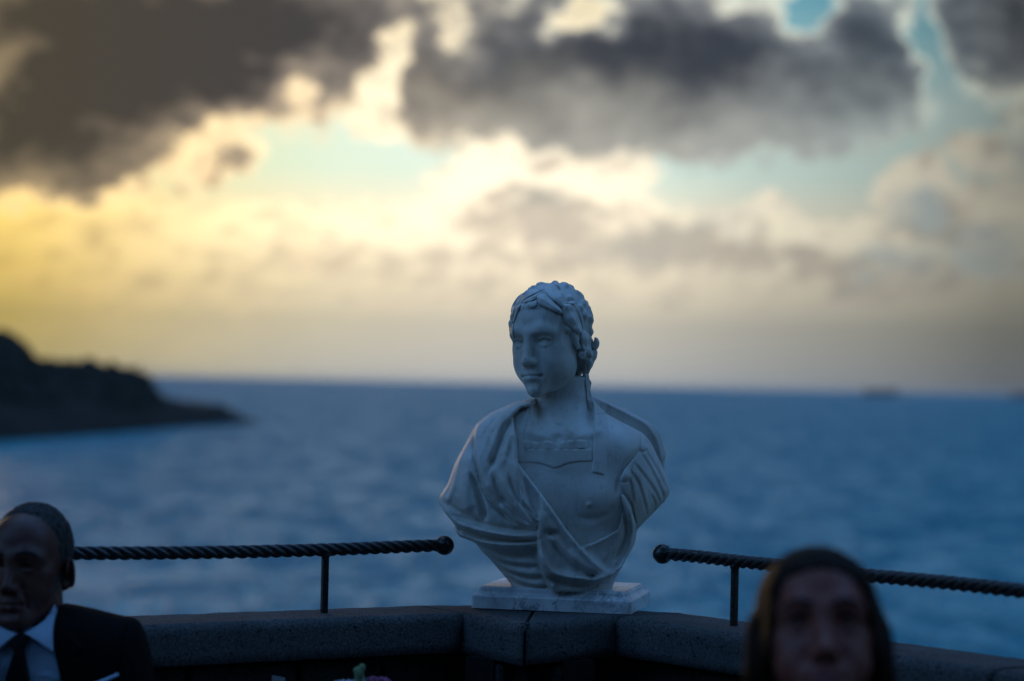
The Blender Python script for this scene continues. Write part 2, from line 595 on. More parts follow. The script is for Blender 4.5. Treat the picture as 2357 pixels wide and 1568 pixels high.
def mat_plinth():
    m, g, b = material('veined_grey_marble', (.5, .5, .5), .35)
    p = coords(g)
    wp = g.noise(p, 7, 5, .6, .6)
    v = g.v('ADD', p, g.v('SCALE', g.v('SUBTRACT', wp.outputs['Color'], (.5, .5, .5)), scale=.16))
    n = g.noise(v, 13, 5, .6).outputs['Fac']
    vein = g.m('SUBTRACT', 1.0, g.mapr(g.m('ABSOLUTE', g.m('SUBTRACT', n, .5)), 0.0, .045))
    cloud = g.noise(v, 5, 4, .6, w=4.0).outputs['Fac']
    c = g.mix(g.mapr(cloud, .42, .66), (.80, .80, .80), (.46, .48, .50))
    vein = g.m('MULTIPLY', vein, g.mapr(g.noise(p, 11, 3, .6, w=7.0).outputs['Fac'], .36, .62))
    c = g.mix(g.m('MULTIPLY', vein, .7), c, (.14, .155, .17))
    g.put(b.inputs['Base Color'], c)
    bump(g, b, g.noise(p, 180, 3, .5).outputs['Fac'], .0008, .5)
    return m


def mat_lava(name, base, pits=True):
    m, g, b = material(name, base, .9, spec=.12)
    p = coords(g)
    big = g.noise(p, 6, 4, .6).outputs['Fac']
    fine = g.noise(p, 210, 3, .65, w=1.0).outputs['Fac']
    c = g.mix(g.mapr(big, .3, .7), tuple(x * .8 for x in base), tuple(x * 1.15 for x in base))
    c = g.mix(g.mapr(fine, .40, .62), tuple(x * .55 for x in base), c)
    vo = g.n('ShaderNodeTexVoronoi')
    g.put(vo.inputs['Vector'], g.v('ADD', p, g.v('SCALE', g.noise(p, 60, 2).outputs['Color'], scale=.02)))
    vo.inputs['Scale'].default_value = 110
    sel = g.noise(p, 38, 3, .6, w=5.0).outputs['Fac']
    pit = g.m('MULTIPLY', g.mapr(vo.outputs['Distance'], .12, .42, 1, 0), g.mapr(sel, .46, .60))
    c = g.mix(g.m('MULTIPLY', pit, .85), c, tuple(x * .15 for x in base))
    lich = g.noise(p, 70, 4, .7, w=9.0).outputs['Fac']
    c = g.mix(g.mapr(lich, .68, .74, 0, .5), c, tuple(min(1, x * 2.6) for x in base))
    g.put(b.inputs['Base Color'], c)
    h = g.m('SUBTRACT', g.m('MULTIPLY', fine, .5), pit)
    bump(g, b, h, .003, 1.0)
    return m


M_MARBLE = mat_marble()
M_PLINTH = mat_plinth()
M_COPING = mat_lava('dark_lava_coping', (.115, .115, .115))
M_WALLSTONE = mat_lava('dark_wall_stone', (.05, .048, .046))
M_MORTAR = mat_lava('dark_mortar', (.016, .016, .016))
M_FLOOR = mat_lava('terrace_paving', (.09, .085, .08))


def mat_iron():
    m, g, b = material('black_painted_iron', (.008, .008, .009), .32)
    p = coords(g)
    n = g.noise(p, 90, 4, .6).outputs['Fac']
    g.put(b.inputs['Roughness'], g.mapr(n, .3, .7, .24, .5))
    bump(g, b, n, .0012, .6)
    return m


M_IRON = mat_iron()


def mat_sea():
    m, g, b = material('sea_water', (.02, .10, .19), .4, spec=.03)
    b.inputs['IOR'].default_value = 1.333
    geo = g.n('ShaderNodeNewGeometry').outputs['Position']

    def mapped(rot, sc):
        mp = g.n('ShaderNodeMapping')
        mp.inputs['Rotation'].default_value = (0, 0, R(rot))
        mp.inputs['Scale'].default_value = sc
        g.put(mp.inputs[0], geo)
        return mp.outputs[0]
    q = mapped(9, (1.0, .35, 1.0))
    patch = g.noise(q, .085, 4, .6, .5).outputs['Fac']        # gusts and slicks drawn out along the wind
    patch2 = g.noise(mapped(-14, (1.0, .4, 1)), .36, 4, .6, .3, w=4.0).outputs['Fac']
    calm = g.m('ADD', g.m('MULTIPLY', patch, .55), g.m('MULTIPLY', patch2, .45))
    p = mapped(18, (.7, 1, 1))
    w1 = g.noise(p, .085, 4, .55, .6, w=1.0).outputs['Fac']
    w2 = g.noise(p, .33, 4, .6, .4, w=2.0).outputs['Fac']
    ruf = g.mapr(calm, .40, .60)
    h = g.m('ADD', g.m('MULTIPLY', w1, 4.5), g.m('MULTIPLY', w2, g.m('MULTIPLY_ADD', ruf, 1.6, .8)))
    bump(g, b, h, 1.0, 1.0)
    g.put(b.inputs['Roughness'], g.m('MULTIPLY_ADD', ruf, .25, .25))
    fine = g.noise(mapped(4, (1.0, .30, 1)), .55, 3, .6, .2, w=9.0).outputs['Fac']
    tone = g.m('MULTIPLY_ADD', g.m('SUBTRACT', fine, .5), 1.5, ruf, clamp=True)
    g.put(b.inputs['Base Color'], g.mix(tone, (.030, .35, .41), (.008, .185, .24)))
    return m


M_SEA = mat_sea()


def mat_scrub(name, a, c2):
    m, g, b = material(name, a, .9, spec=.2)
    p = coords(g)
    n = g.noise(p, .05, 5, .65).outputs['Fac']
    g.put(b.inputs['Base Color'], g.mix(g.mapr(n, .35, .65), a, c2))
    return m


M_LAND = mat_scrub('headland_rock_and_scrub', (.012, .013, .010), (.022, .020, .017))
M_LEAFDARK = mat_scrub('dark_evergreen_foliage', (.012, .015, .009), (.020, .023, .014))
M_TRUNK = material('tree_bark', (.06, .045, .035), .9)[0]
M_HULL = material('ship_hull_grey', (.07, .065, .065), .6)[0]
M_SUPER = material('ship_upperworks', (.16, .15, .145), .6)[0]
M_BOXES = material('ship_cargo_rust', (.10, .06, .05), .7)[0]

# ------------------------------------------------------------------ sea, hills, far things
SEA = -30.0


def sea_sheet():
    v = [(-60000, 40, SEA), (60000, 40, SEA), (60000, 62000, SEA), (-60000, 62000, SEA)]
    o = mesh_np('sea', v, [(0, 1, 2, 3)], M_SEA, smooth=False)
    tag(o, kind='structure', label='blue rippled sea reaching the horizon')


sea_sheet()


def headland():
    water = spline([(-2600, 958), (-2200, 985), (-1500, 1040), (-760, 1062), (-300, 1040), (0, 1021), (120, 1014), (230, 1005), (330, 996), (400, 990), (480, 984), (540, 981), (600, 980), (620, 979)], 12)
    ridge = spline([(-2600, 956), (-2250, 800), (-1600, 655), (-1100, 660), (-760, 690), (-300, 725), (-80, 775), (0, 784), (32, 791), (58, 809), (80, 830), (110, 836), (190, 845), (215, 845), (250, 855),
                    (290, 862), (320, 876), (345, 888), (370, 903), (420, 915), (470, 921), (505, 926), (530, 942), (552, 954), (580, 965), (600, 971), (618, 977)], 12)
    xs = np.concatenate([np.linspace(-2598, -780, 110), np.linspace(-760, 615, 240)])
    wy = np.interp(xs, water[:, 0], water[:, 1])
    ry = np.interp(xs, ridge[:, 0], ridge[:, 1])
    V, F = [], []
    NR = 22
    for i, x in enumerate(xs):
        a = PZ(x, wy[i], SEA - 1.0)
        back = 60 + 260 * min(1.0, (615 - x) / 500.0)
        top = W(x, ry[i] + 1.5, a.y + back)
        for j in range(NR):
            t = j / (NR - 1)
            s = math.sin(t * math.pi / 2) ** .8
            p = Vector((a.x + (top.x - a.x) * t, a.y + (top.y - a.y) * t, a.z + (top.z - a.z) * s))
            V.append(p)
        e = Vector((top.x - 60, top.y + 350, SEA - 1))
        for j in range(1, 7):
            t = j / 6
            V.append(Vector((top.x + (e.x - top.x) * t, top.y + (e.y - top.y) * t, top.z + (e.z - top.z) * t ** 1.6)))
    n = NR + 6
    V = np.array([tuple(p) for p in V])
    edge = np.tile(np.minimum(1, np.minimum(np.arange(n), np.abs(np.arange(n) - n + 1)) / 3.0), len(xs))
    d = vnoise(V / 45.0, 1) * 6 + vnoise(V / 18.0, 2) * 3.4 + vnoise(V / 7.0, 3) * 1.6
    V[:, 2] += d * edge * np.clip((V[:, 2] - SEA) / 25, 0, 1)
    V[:, 1] += vnoise(V / 22.0, 5) * 5 * edge
    for i in range(len(xs) - 1):
        for j in range(n - 1):
            F.append((i * n + j, (i + 1) * n + j, (i + 1) * n + j + 1, i * n + j + 1))
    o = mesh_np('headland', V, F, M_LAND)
    tag(o, kind='structure', label='dark wooded headland sloping down to a rocky point in the sea')
    # scrub woodland over it: many small leaf clumps in one mass
    bmv, bmf = [], []
    g = V.reshape(len(xs), n, 3)
    base = np.array([(0, 0, 1), (1, 0, .1), (.3, .95, .1), (-.8, .6, .1), (-.8, -.6, .1), (.3, -.95, .1), (0, 0, -.5)])
    bf = [(0, 1, 2), (0, 2, 3), (0, 3, 4), (0, 4, 5), (0, 5, 1), (6, 2, 1), (6, 3, 2), (6, 4, 3), (6, 5, 4), (6, 1, 5)]
    for k in range(6000):
        i = rng.integers(0, len(xs) - 45)
        j = rng.integers(5, NR + 2)
        p = g[i, j] + rng.normal(0, 1.5, 3) * (1, 1, .3)
        if p[2] < SEA + 12:
            continue
        s = rng.uniform(.9, 2.3)
        o_ = len(bmv)
        bmv.extend((base * s * rng.uniform(.7, 1.3, (7, 3)) + p).tolist())
        bmf.extend([tuple(o_ + q for q in t) for t in bf])
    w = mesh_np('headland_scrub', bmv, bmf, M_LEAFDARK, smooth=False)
    tag(w, kind='stuff', label='dense dark scrub covering the headland', cat='scrub')
    # single trees standing up from the ridge line
    spots = [(6, 764, 1, 'broad dark tree on the highest left end of the headland ridge'),
             (46, 780, 1, 'rounded dark tree on the ridge just before its steep step'),
             (112, 826, .8, 'low dark tree at the foot of the step in the ridge'),
             (150, 826, 1.1, 'pointed dark tree, first of the close pair on the ridge'),
             (172, 829, 1.1, 'pointed dark tree, second of the close pair on the ridge'),
             (208, 835, 1.2, 'dark tree with a rounded crown alone in the middle of the ridge'),
             (256, 848, .9, 'spreading low tree on the gentle lower ridge'),
             (292, 855, .8, 'last low tree before the ridge drops to the sea')]
    for x, y, s, lab in spots:
        i = int(np.argmin(np.abs(xs - x)))
        b = Vector(g[i, NR - 1]) + Vector((0, -3, -1.5))
        top = W(x, y + 7, b.y)
        hgt = max(5.5, top.z - b.z)
        t = empty('ridge_tree', b, lab, 'tree', 'trees along the headland ridge')
        bm = bmesh.new()
        bmesh.ops.create_cone(bm, cap_ends=True, segments=7, radius1=.5 * s, radius2=.25 * s, depth=hgt * .6, matrix=Matrix.Translation(b + Vector((0, 0, hgt * .3))))
        mesh_bm('trunk', bm, M_TRUNK, t)
        v, f = [], []
        for k in range(150):
            u = rng.normal(0, 1, 3)
            u /= np.linalg.norm(u)
            rr = rng.uniform(.5, 1.0) ** .5
            c = np.array(b) + np.array((0, 0, hgt * .66)) + u * rr * np.array((3.4 * s, 3.0 * s, hgt * .34))
            q = rng.uniform(.6, 1.3)
            o_ = len(v)
            v.extend((base * q * rng.uniform(.6, 1.3, (7, 3)) + c).tolist())
            f.extend([tuple(o_ + a for a in tt) for tt in bf])
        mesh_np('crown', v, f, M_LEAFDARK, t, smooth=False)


headland()


def box_bm(bm, lo, hi):
    r = bmesh.ops.create_cube(bm, size=1.0)
    for v in r['verts']:
        v.co = Vector([lo[i] + (v.co[i] + .5) * (hi[i] - lo[i]) for i in range(3)])
    return r['verts']


def ship(x0, x1, Y, label, flip=1):
    a, b = W(x0, 900, Y), W(x1, 900, Y)
    L = b.x - a.x
    mid = Vector(((a.x + b.x) / 2, Y, SEA))
    t = empty('cargo_ship', mid, label, 'ship', 'ships on the horizon')
    bm = bmesh.new()
    xs = [-.5, -.47, -.3, 0, .3, .44, .5]
    hw = [.035, .055, .065, .065, .065, .05, .006]
    dk = [14, 13, 12.5, 12.5, 13, 15, 17]
    rings = []
    for x, w_, d_ in zip(xs, hw, dk):
        rings.append([bm.verts.new((mid.x + flip * -x * L, Y + s * w_ * L * (1 if z else .8), SEA + (d_ if z else -1))) for s, z in ((-1, 0), (-1, 1), (1, 1), (1, 0))])
    for p, q in zip(rings[:-1], rings[1:]):
        for k in range(4):
            bm.faces.new((p[k], p[(k + 1) % 4], q[(k + 1) % 4], q[k]))
    bm.faces.new(rings[0])
    bm.faces.new(rings[-1])
    mesh_bm('hull', bm, M_HULL, t)

    def blk(name, u0, u1, z0, z1, w_, mt):
        bm = bmesh.new()
        xa, xb = sorted((mid.x - flip * u0 * L, mid.x - flip * u1 * L))
        box_bm(bm, (xa, Y - w_ * L, SEA + z0), (xb, Y + w_ * L, SEA + z1))
        mesh_bm(name, bm, mt, t)
    blk('superstructure', -.42, -.26, 12.6, 46, .055, M_SUPER)
    blk('bridge', -.40, -.30, 46.05, 53, .064, M_SUPER)
    blk('funnel', -.47, -.43, 12.7, 44, .02, M_HULL)
    for k in range(9):
        u = -.23 + k * .072
        blk('container_stack', u, u + .064, 12.9, 12.9 + 4.5 * (5 + (k * 7) % 3), .056, M_BOXES)
    bm = bmesh.new()
    box_bm(bm, (mid.x - flip * .42 * L - 1.5, Y - 1.5, SEA + 14), (mid.x - flip * .42 * L + 1.5, Y + 1.5, SEA + 40))
    mesh_bm('foremast', bm, M_HULL, t)


ship(1982, 2068, 16500.0, 'grey cargo ship stacked with containers on the hazy horizon')
ship(2322, 2420, 17500.0, 'faint ship at the far right end of the horizon, half out of the picture')

# ------------------------------------------------------------------ terrace, parapet and railing
ZC = 1.057                        # top of the coping
PT = 0.083                        # its thickness


def V2(dx, dy, z=ZC):
    p = PZ(dx, dy, z)
    return Vector((p.x, p.y))


def rounded_slab(name, poly, z0, z1, r, mat, parent, steps=4, rough=.0012, seed=0, joints=(), sub=.02):
    """slab with rounded upper arrises from a plan polygon, its faces slightly uneven; the sides in joints stay square"""
    bm = bmesh.new()
    n = len(poly)
    area = sum(p.x * q.y - q.x * p.y for p, q in zip(poly, poly[1:] + poly[:1]))
    wts = [.1 if i in joints else 1.0 for i in range(n)]
    if area < 0:
        poly = poly[::-1]
        wts = wts[:-1][::-1] + [wts[-1]]
    pts, vec = [], []
    nrm = []
    for i in range(n):
        d = (poly[(i + 1) % n] - poly[i]).normalized()
        nrm.append(Vector((d.y, -d.x)))
    for i in range(n):                                   # subdivide the sides
        a, b = poly[i], poly[(i + 1) % n]
        k = max(1, int((b - a).length / sub))
        for j in range(k):
            pts.append(a + (b - a) * (j / k))
            vec.append(nrm[i] * wts[i] if j else nrm[i] * wts[i] + nrm[i - 1] * wts[i - 1])
    N = len(pts)
    prof = [(0.0, z0)]
    nz = max(2, int((z1 - z0 - r) / sub))
    for k in range(1, nz):
        prof.append((0.0, z0 + (z1 - r - z0) * k / nz))
    for k in range(steps + 1):
        a = math.pi / 2 * k / steps
        prof.append((r * (1 - math.cos(a)), z1 - r + r * math.sin(a)))
    rings = []
    for off, z in prof:
        ring = []
        for p, m in zip(pts, vec):
            q = p - m * off
            w = np.array([[q.x * 28 + seed, q.y * 28, z * 28]])
            dn = (float(vnoise(w, seed)[0]) * rough + float(vnoise(w * 2.7, seed + 1)[0]) * rough * .6) * min(1.0, m.length)
            ring.append(bm.verts.new((q.x + m.x * dn, q.y + m.y * dn, z + dn * .5)))
        rings.append(ring)
    for a, b in zip(rings[:-1], rings[1:]):
        for i in range(N):
            bm.faces.new((a[i], a[(i + 1) % N], b[(i + 1) % N], b[i]))
    bm.faces.new(rings[-1])
    bm.faces.new(rings[0][::-1])
    bmesh.ops.triangulate(bm, faces=[f for f in bm.faces if len(f.verts) > 4])
    o = mesh_bm(name, bm, mat, parent, smooth=False)
    me = o.data
    me.polygons.foreach_set('use_smooth', [abs(p.normal.z) < .97 for p in me.polygons])
    return o


# plan points of the coping, from their place on its top plane
LF0 = V2(1066, 1411)               # left run: front edge where it meets the corner block
LF1 = V2(589, 1429.5)
LB0 = V2(1080, 1388.5)
LB1 = V2(310, 1415)
CF = V2(1209, 1437)                # nose of the corner block
RF0 = V2(1416, 1419)
RF1 = V2(1565, 1437)
RB0 = V2(1500, 1397)
RB1 = V2(2357, 1518)
ldir = (LF1 - LF0).normalized()
rdir = ((RB1 - RB0).normalized() + (RF1 - RF0).normalized() * .4).normalized()
LB0 = LF0 + Vector((-ldir.y, ldir.x)) * -(.2) if (LF0 + Vector((-ldir.y, ldir.x)) * -.2).y > LF0.y else LF0 + Vector((-ldir.y, ldir.x)) * .2
rn = Vector((-rdir.y, rdir.x))
if rn.y < 0:
    rn = -rn
RBx = RF0 + rn * .2

par = empty('parapet_wall', (0.0, 5.15, 0.0), 'low dark stone parapet with rounded coping, bending outward under the bust', 'wall')
GAP = .0035


def run_stones(p0, d, nrm, lens, seed):
    """coping stones one after the other from p0 along d, depth along nrm"""
    q = p0
    k = 0
    for L in lens:
        a = q + d * GAP
        b = q + d * (L - GAP)
        jz = random.uniform(-.0012, .0012)
        rounded_slab('coping_stone', [a, b, b + nrm * .2, a + nrm * .2], ZC - PT + jz, ZC + jz, .021, M_COPING, par, steps=5, rough=.0016, seed=seed + k, joints=(1, 3))
        q = q + d * L
        k += 1


ln = (LB0 - LF0).normalized()
run_stones(LF0, ldir, ln, [1.32, 1.25], 3)
run_stones(RF0, rdir, rn, [1.05, 1.05], 13)
# corner block in two halves with the joint on its nose
back = (LB0 + RBx) / 2 + Vector((0, .10))
mid_back = back
e1 = Vector((.0012, 0))
mb = Vector((CF.x + .03, back.y))
u1, u2 = ldir * .003, rdir * .003
rounded_slab('coping_stone', [LF0 - u1, CF - Vector((.003, 0)), mb - e1, LB0 - u1], ZC - PT - .003, ZC - .0005, .021, M_COPING, par, steps=5, rough=.0016, seed=31, joints=(1, 3))
rounded_slab('coping_stone', [CF + Vector((.003, 0)), RF0 - u2, RBx - u2, mb + e1], ZC - PT - .001, ZC + .0005, .021, M_COPING, par, steps=5, rough=.0016, seed=37, joints=(1, 3))


def wall_under(p0, d, nrm, L, seed):
    """courses of rough blocks under the coping, set back, on a mortar core"""
    bm = bmesh.new()
    a, b = p0 + nrm * .065, p0 + d * L + nrm * .065
    c, e = b + nrm * .08, a + nrm * .08
    lo = [bm.verts.new((p.x, p.y, 0)) for p in (a, b, c, e)]
    hi = [bm.verts.new((p.x, p.y, ZC - PT - .002)) for p in (a, b, c, e)]
    bm.faces.new(lo)
    bm.faces.new(hi)
    for i in range(4):
        bm.faces.new((lo[i], lo[(i + 1) % 4], hi[(i + 1) % 4], hi[i]))
    mesh_bm('wall_core', bm, M_MORTAR, par)
    hts = [.16, .17, .15, .16, .17, .155]
    z = .003
    for r_, h in enumerate(hts):
        x = -.12 * (r_ % 2)
        while x < L - .02:
            w = random.uniform(.2, .34)
            x0, x1 = max(x, 0) + .006, min(x + w, L) - .006
            x += w
            if x1 - x0 < .04:
                continue
            o = random.uniform(0, .012)
            bm = bmesh.new()
            bm2 = []
            for (xx, yy, zz) in ((x0, 0, 0), (x1, 0, 0), (x1, .03, 0), (x0, .03, 0), (x0, 0, 1), (x1, 0, 1), (x1, .03, 1), (x0, .03, 1)):
                q = p0 + d * xx + nrm * (.045 + o + yy)
                bm2.append(bm.verts.new((q.x, q.y, z + (.005 if zz == 0 else h - .005))))
            for f in ((0, 1, 2, 3), (4, 5, 6, 7), (0, 1, 5, 4), (1, 2, 6, 5), (2, 3, 7, 6), (3, 0, 4, 7)):
                bm.faces.new([bm2[i] for i in f])
            bmesh.ops.bevel(bm, geom=bm.edges[:], offset=.006, segments=1, affect='EDGES')
            mesh_bm('wall_stone', bm, M_WALLSTONE, par)
        z += h


wall_under(LF0, ldir, ln, 2.55, 1)
wall_under(RF0, rdir, rn, 2.1, 2)
c1 = (CF - LF0).normalized()
c2 = (RF0 - CF).normalized()
wall_under(LF0 + Vector((-c1.y, c1.x)) * .05, c1, Vector((-c1.y, c1.x)), (CF - LF0).length - .03, 3)
wall_under(CF + Vector((-c2.y, c2.x)) * .05 + c2 * .03, c2, Vector((-c2.y, c2.x)), (RF0 - CF).length - .03, 4)

# solid core of the corner block
bm = bmesh.new()
kp = [LF0 + ln * .07 - c1 * .0 + Vector((-.06, .01)), LF0 + Vector((.03, .03)), CF + Vector((.005, .07)), RF0 + Vector((-.03, .04)), RF0 + rn * .07 + Vector((.06, -.02)), RBx + Vector((-.01, -.02)), back - Vector((0, .04)), LB0 + Vector((.01, -.02))]
lo = [bm.verts.new((p.x, p.y, 0)) for p in kp]
hi = [bm.verts.new((p.x, p.y, ZC - PT - .006)) for p in kp]
bm.faces.new(lo)
bm.faces.new(hi)
for i in range(len(kp)):
    bm.faces.new((lo[i], lo[(i + 1) % len(kp)], hi[(i + 1) % len(kp)], hi[i]))
bmesh.ops.triangulate(bm, faces=bm.faces[:])
mesh_bm('wall_core', bm, M_MORTAR, par)

def sky_block_slope():
    """unseen slope added behind the viewpoint to block the low sky"""
    V, F = [], []
    NA, NR = 60, 16
    for i in range(NA + 1):
        a = R(115 + 130 * i / NA)
        for j in range(NR + 1):
            t = j / NR
            rr = 16 + 75 * t
            end = min(1.0, min(i, NA - i) / 10)
            z = -2.0 + (62 * t ** .75) * (.25 + .75 * end)
            V.append((rr * math.sin(a), rr * math.cos(a) + 4, z))
    V = np.array(V)
    V[:, 2] += vnoise(V / 9.0, 6) * 1.6 + vnoise(V / 3.5, 7) * .9
    for i in range(NA):
        for j in range(NR):
            k = i * (NR + 1) + j
            F.append((k, k + 1, k + NR + 2, k + NR + 1))
    tag(mesh_np('sky_block_slope', V, F, M_LEAFDARK), kind='structure', label='unseen dark wooded slope added behind the terrace to block low sky light')


sky_block_slope()  # added out of view, so light falls mostly from above

# terrace ground behind and below the parapet
bm = bmesh.new()
tp = [LF0 + ldir * 2.6 + ln * .18, LB0, Vector((CF.x, back.y)), RBx, RF0 + rdir * 2.15 + rn * .18, Vector((9, 1.2)), Vector((9, -6)), Vector((-9, -6)), Vector((-9, 1.2))]
lo = [bm.verts.new((p.x, p.y, SEA - .5)) for p in tp]
hi = [bm.verts.new((p.x, p.y, -.004)) for p in tp]
bm.faces.new(lo)
bm.faces.new(hi)
for i in range(len(tp)):
    bm.faces.new((lo[i], lo[(i + 1) % len(tp)], hi[(i + 1) % len(tp)], hi[i]))
bmesh.ops.triangulate(bm, faces=bm.faces[:])
tag(mesh_bm('terrace', bm, M_FLOOR), kind='structure', label='dark paved terrace floor on the cliff')


def twisted_bar(pts, r, pitch, phase=0.0, lobes=4, hand=1):
    """a rope-twisted iron bar along a smooth line"""
    c = spline(pts, 10)
    seg = np.linalg.norm(np.diff(c, axis=0), axis=1)
    s = np.concatenate([[0], np.cumsum(seg)])
    n = int(s[-1] / .0032)
    t = np.linspace(0, s[-1], n)
    P = np.stack([np.interp(t, s, c[:, k]) for k in range(3)], 1)
    T = np.gradient(P, axis=0)
    T /= np.linalg.norm(T, axis=1)[:, None]
    up = np.array((0, 0, 1.0))
    A = np.cross(T, up)
    A /= np.linalg.norm(A, axis=1)[:, None]
    B = np.cross(A, T)
    K = 40
    ang = np.linspace(0, 2 * np.pi, K, endpoint=False)
    V = np.zeros((n, K, 3))
    for k in range(K):
        th = ang[k] - hand * 2 * np.pi * t / pitch + phase
        u = np.abs(np.cos(lobes * th / 2))
        rad = r * (.64 + .40 * u ** .75)
        V[:, k] = P + (A * math.cos(ang[k]) + B * math.sin(ang[k])) * rad[:, None]
    F = []
    for i in range(n - 1):
        for k in range(K):
            F.append((i * K + k, i * K + (k + 1) % K, (i + 1) * K + (k + 1) % K, (i + 1) * K + k))
    F.append(tuple(range(K))[::-1])
    F.append(tuple((n - 1) * K + k for k in range(K)))
    return V.reshape(-1, 3), F


def lathe(c, prof, seg=32, axis='Z'):
    v, f = [], []
    for r_, z in prof:
        for k in range(seg):
            a = 2 * math.pi * k / seg
            v.append((c[0] + r_ * math.cos(a), c[1] + r_ * math.sin(a), c[2] + z))
    for i in range(len(prof) - 1):
        for k in range(seg):
            f.append((i * seg + k, i * seg + (k + 1) % seg, (i + 1) * seg + (k + 1) % seg, (i + 1) * seg + k))
    f.append(tuple(range(seg))[::-1])
    f.append(tuple((len(prof) - 1) * seg + k for k in range(seg)))
    return v, f


def sphere(c, r, seg=32, ry=None, rz=None):
    rz = rz or r
    pr = [(max(1e-4, math.sin(math.pi * k / (seg // 2)) * r), -math.cos(math.pi * k / (seg // 2)) * rz) for k in range(seg // 2 + 1)]
    return lathe(c, pr, seg)


def railing(ball, rail_pts, posts, label, hand):
    t = empty('railing', (rail_pts[0][0], rail_pts[0][1], ZC), label, 'railing', 'iron railings on the parapet')
    v, f = twisted_bar(rail_pts, .0137, .105, hand=hand)
    mesh_np('twisted_rail', v, f, M_IRON, t)
    v, f = sphere(ball, .0212, 40)
    mesh_np('ball_finial', v, f, M_IRON, t)
    v, f = lathe((ball[0], ball[1], ball[2]), [(.001, -.001)] * 2, 3)
    for (x, y, ztop) in posts:
        bm = bmesh.new()
        s = .0065
        d = math.atan2(rail_pts[1][1] - rail_pts[0][1], rail_pts[1][0] - rail_pts[0][0])
        vs = box_bm(bm, (-s, -s, ZC - .01), (s, s, ztop - .006))
        top = [q for q in bm.verts if q.co.z > ZC + .02]
        bmesh.ops.bevel(bm, geom=[e for e in bm.edges if abs(e.verts[0].co.z - e.verts[1].co.z) > .05], offset=.0014, segments=1, affect='EDGES')
        bm.transform(Matrix.Translation((x, y, 0)) @ Matrix.Rotation(d, 4, 'Z'))
        p = mesh_bm('rail_post', bm, M_IRON, t)
        v, f = lathe((x, y, ztop - .026), [(.0066, 0), (.0075, .006), (.0105, .013), (.0125, .018)], 16)
        mesh_np('post_collar', v, f, M_IRON, p) if False else mesh_np('post_collar', v, f, M_IRON, t)


def on_line(x, y, p, d):
    """world point seen at (x, y) in the upright plane over the line p + t d"""
    v = ray(x, y)
    t = (d.x * (p.y - EYE.y) - d.y * (p.x - EYE.x)) / (v.y * d.x - v.x * d.y)
    return EYE + v * t


lp = V2(746, 1410)
lpost = Vector((lp.x, lp.y))
Lr = [tuple(on_line(x, y, lpost, ldir)) for x, y in ((1010, 1255.6), (940, 1258), (870, 1261), (750, 1265.5), (600, 1269.5), (450, 1272), (300, 1273.5), (170, 1273.5), (20, 1272.5), (-160, 1270))]
lball = on_line(1023, 1255.5, lpost, ldir)
railing(tuple(lball), Lr, [(lp.x, lp.y, on_line(748, 1265, lpost, ldir).z), (lp.x + ldir.x * .85, lp.y + ldir.y * .85, Lr[-2][2])],
        'black twisted iron railing running left from the bust and ending in a ball', -1)
rp = V2(1689, 1441)
rpost = Vector((rp.x, rp.y))
rd2 = (V2(2357, 1361, 1.183) - V2(1600, 1281, 1.183)).normalized()
Rr = [tuple(on_line(x, y, rpost, rd2)) for x, y in ((1536, 1276), (1600, 1281), (1692, 1291.5), (1785, 1301), (1900, 1313.5), (2000, 1325), (2200, 1343.5), (2357, 1361), (2480, 1377))]
rball = on_line(1525, 1275.5, rpost, rd2)
railing(tuple(rball), Rr, [(rp.x, rp.y, on_line(1692, 1291, rpost, rd2).z), (rp.x + rd2.x * .86, rp.y + rd2.y * .86, on_line(1690, 1291, rpost, rd2).z)],
        'black twisted iron railing on the right, its ball end lit gold', 1)

# plinth slab
ZP = ZC + .0492
pc = [V2(1081, 1404), V2(1452, 1417), V2(1496, 1393)]
yaw = R(-12.0)
pfd = Vector((math.cos(yaw), math.sin(yaw))) * .352
psd = Vector((-math.sin(yaw), math.cos(yaw))) * .272
P1 = pc[1]
P0 = P1 - pfd
P2, P3 = P1 + psd, P0 + psd


def plinth():
    cen = (P0 + P2) / 2
    bm = bmesh.new()
    prof = [(0, 0.002), (0, .026), (.0015, .029), (.0085, .0325), (.0125, .036), (.0135, .042), (.0155, .0435), (.017, .0462)]
    ch = .006
    base = []
    cs = [P0, P1, P2, P3]
    for i in range(4):                         # clipped corners
        a, b, c = cs[i - 1], cs[i], cs[(i + 1) % 4]
        base.append(b + (a - b).normalized() * ch)
        base.append(b + (c - b).normalized() * ch)
    N = len(base)
    rings = []
    for o, z in prof:
        ring = []
        for p in base:
            q = cen + (p - cen)
            e1 = pfd.normalized()
            e2 = psd.normalized()
            u, w_ = (q - cen).dot(e1), (q - cen).dot(e2)
            hu, hw = pfd.length / 2, psd.length / 2
            u *= (hu - o) / hu
            w_ *= (hw - o) / hw
            q = cen + e1 * u + e2 * w_
            ring.append(bm.verts.new((q.x, q.y, ZC + z * 1.065)))
        rings.append(ring)
    for a, b in zip(rings[:-1], rings[1:]):
        for i in range(N):
            bm.faces.new((a[i], a[(i + 1) % N], b[(i + 1) % N], b[i]))
    bm.faces.new(rings[0][::-1])
    bm.faces.new(rings[-1])
    t = mesh_bm('marble_plinth', bm, M_PLINTH)
    me = t.data
    me.transform(Matrix.Translation((-cen.x, -cen.y, -ZC)))
    t.location = (cen.x, cen.y, ZC)
    tag(t, 'veined grey marble slab with moulded edge under the bust', 'plinth')


plinth()
#BUST
# ------------------------------------------------------------------ the marble bust
BD = 5.33                          # distance of the bust's upright mid plane


def Bw(x, y, h=0.0):
    """picture position (working pixels) on the bust's mid plane, h metres towards the terrace"""
    p = W(x, y, BD)
    return Vector((p.x, p.y - h, p.z))


MPP = BD / FPX                     # metres per working pixel there


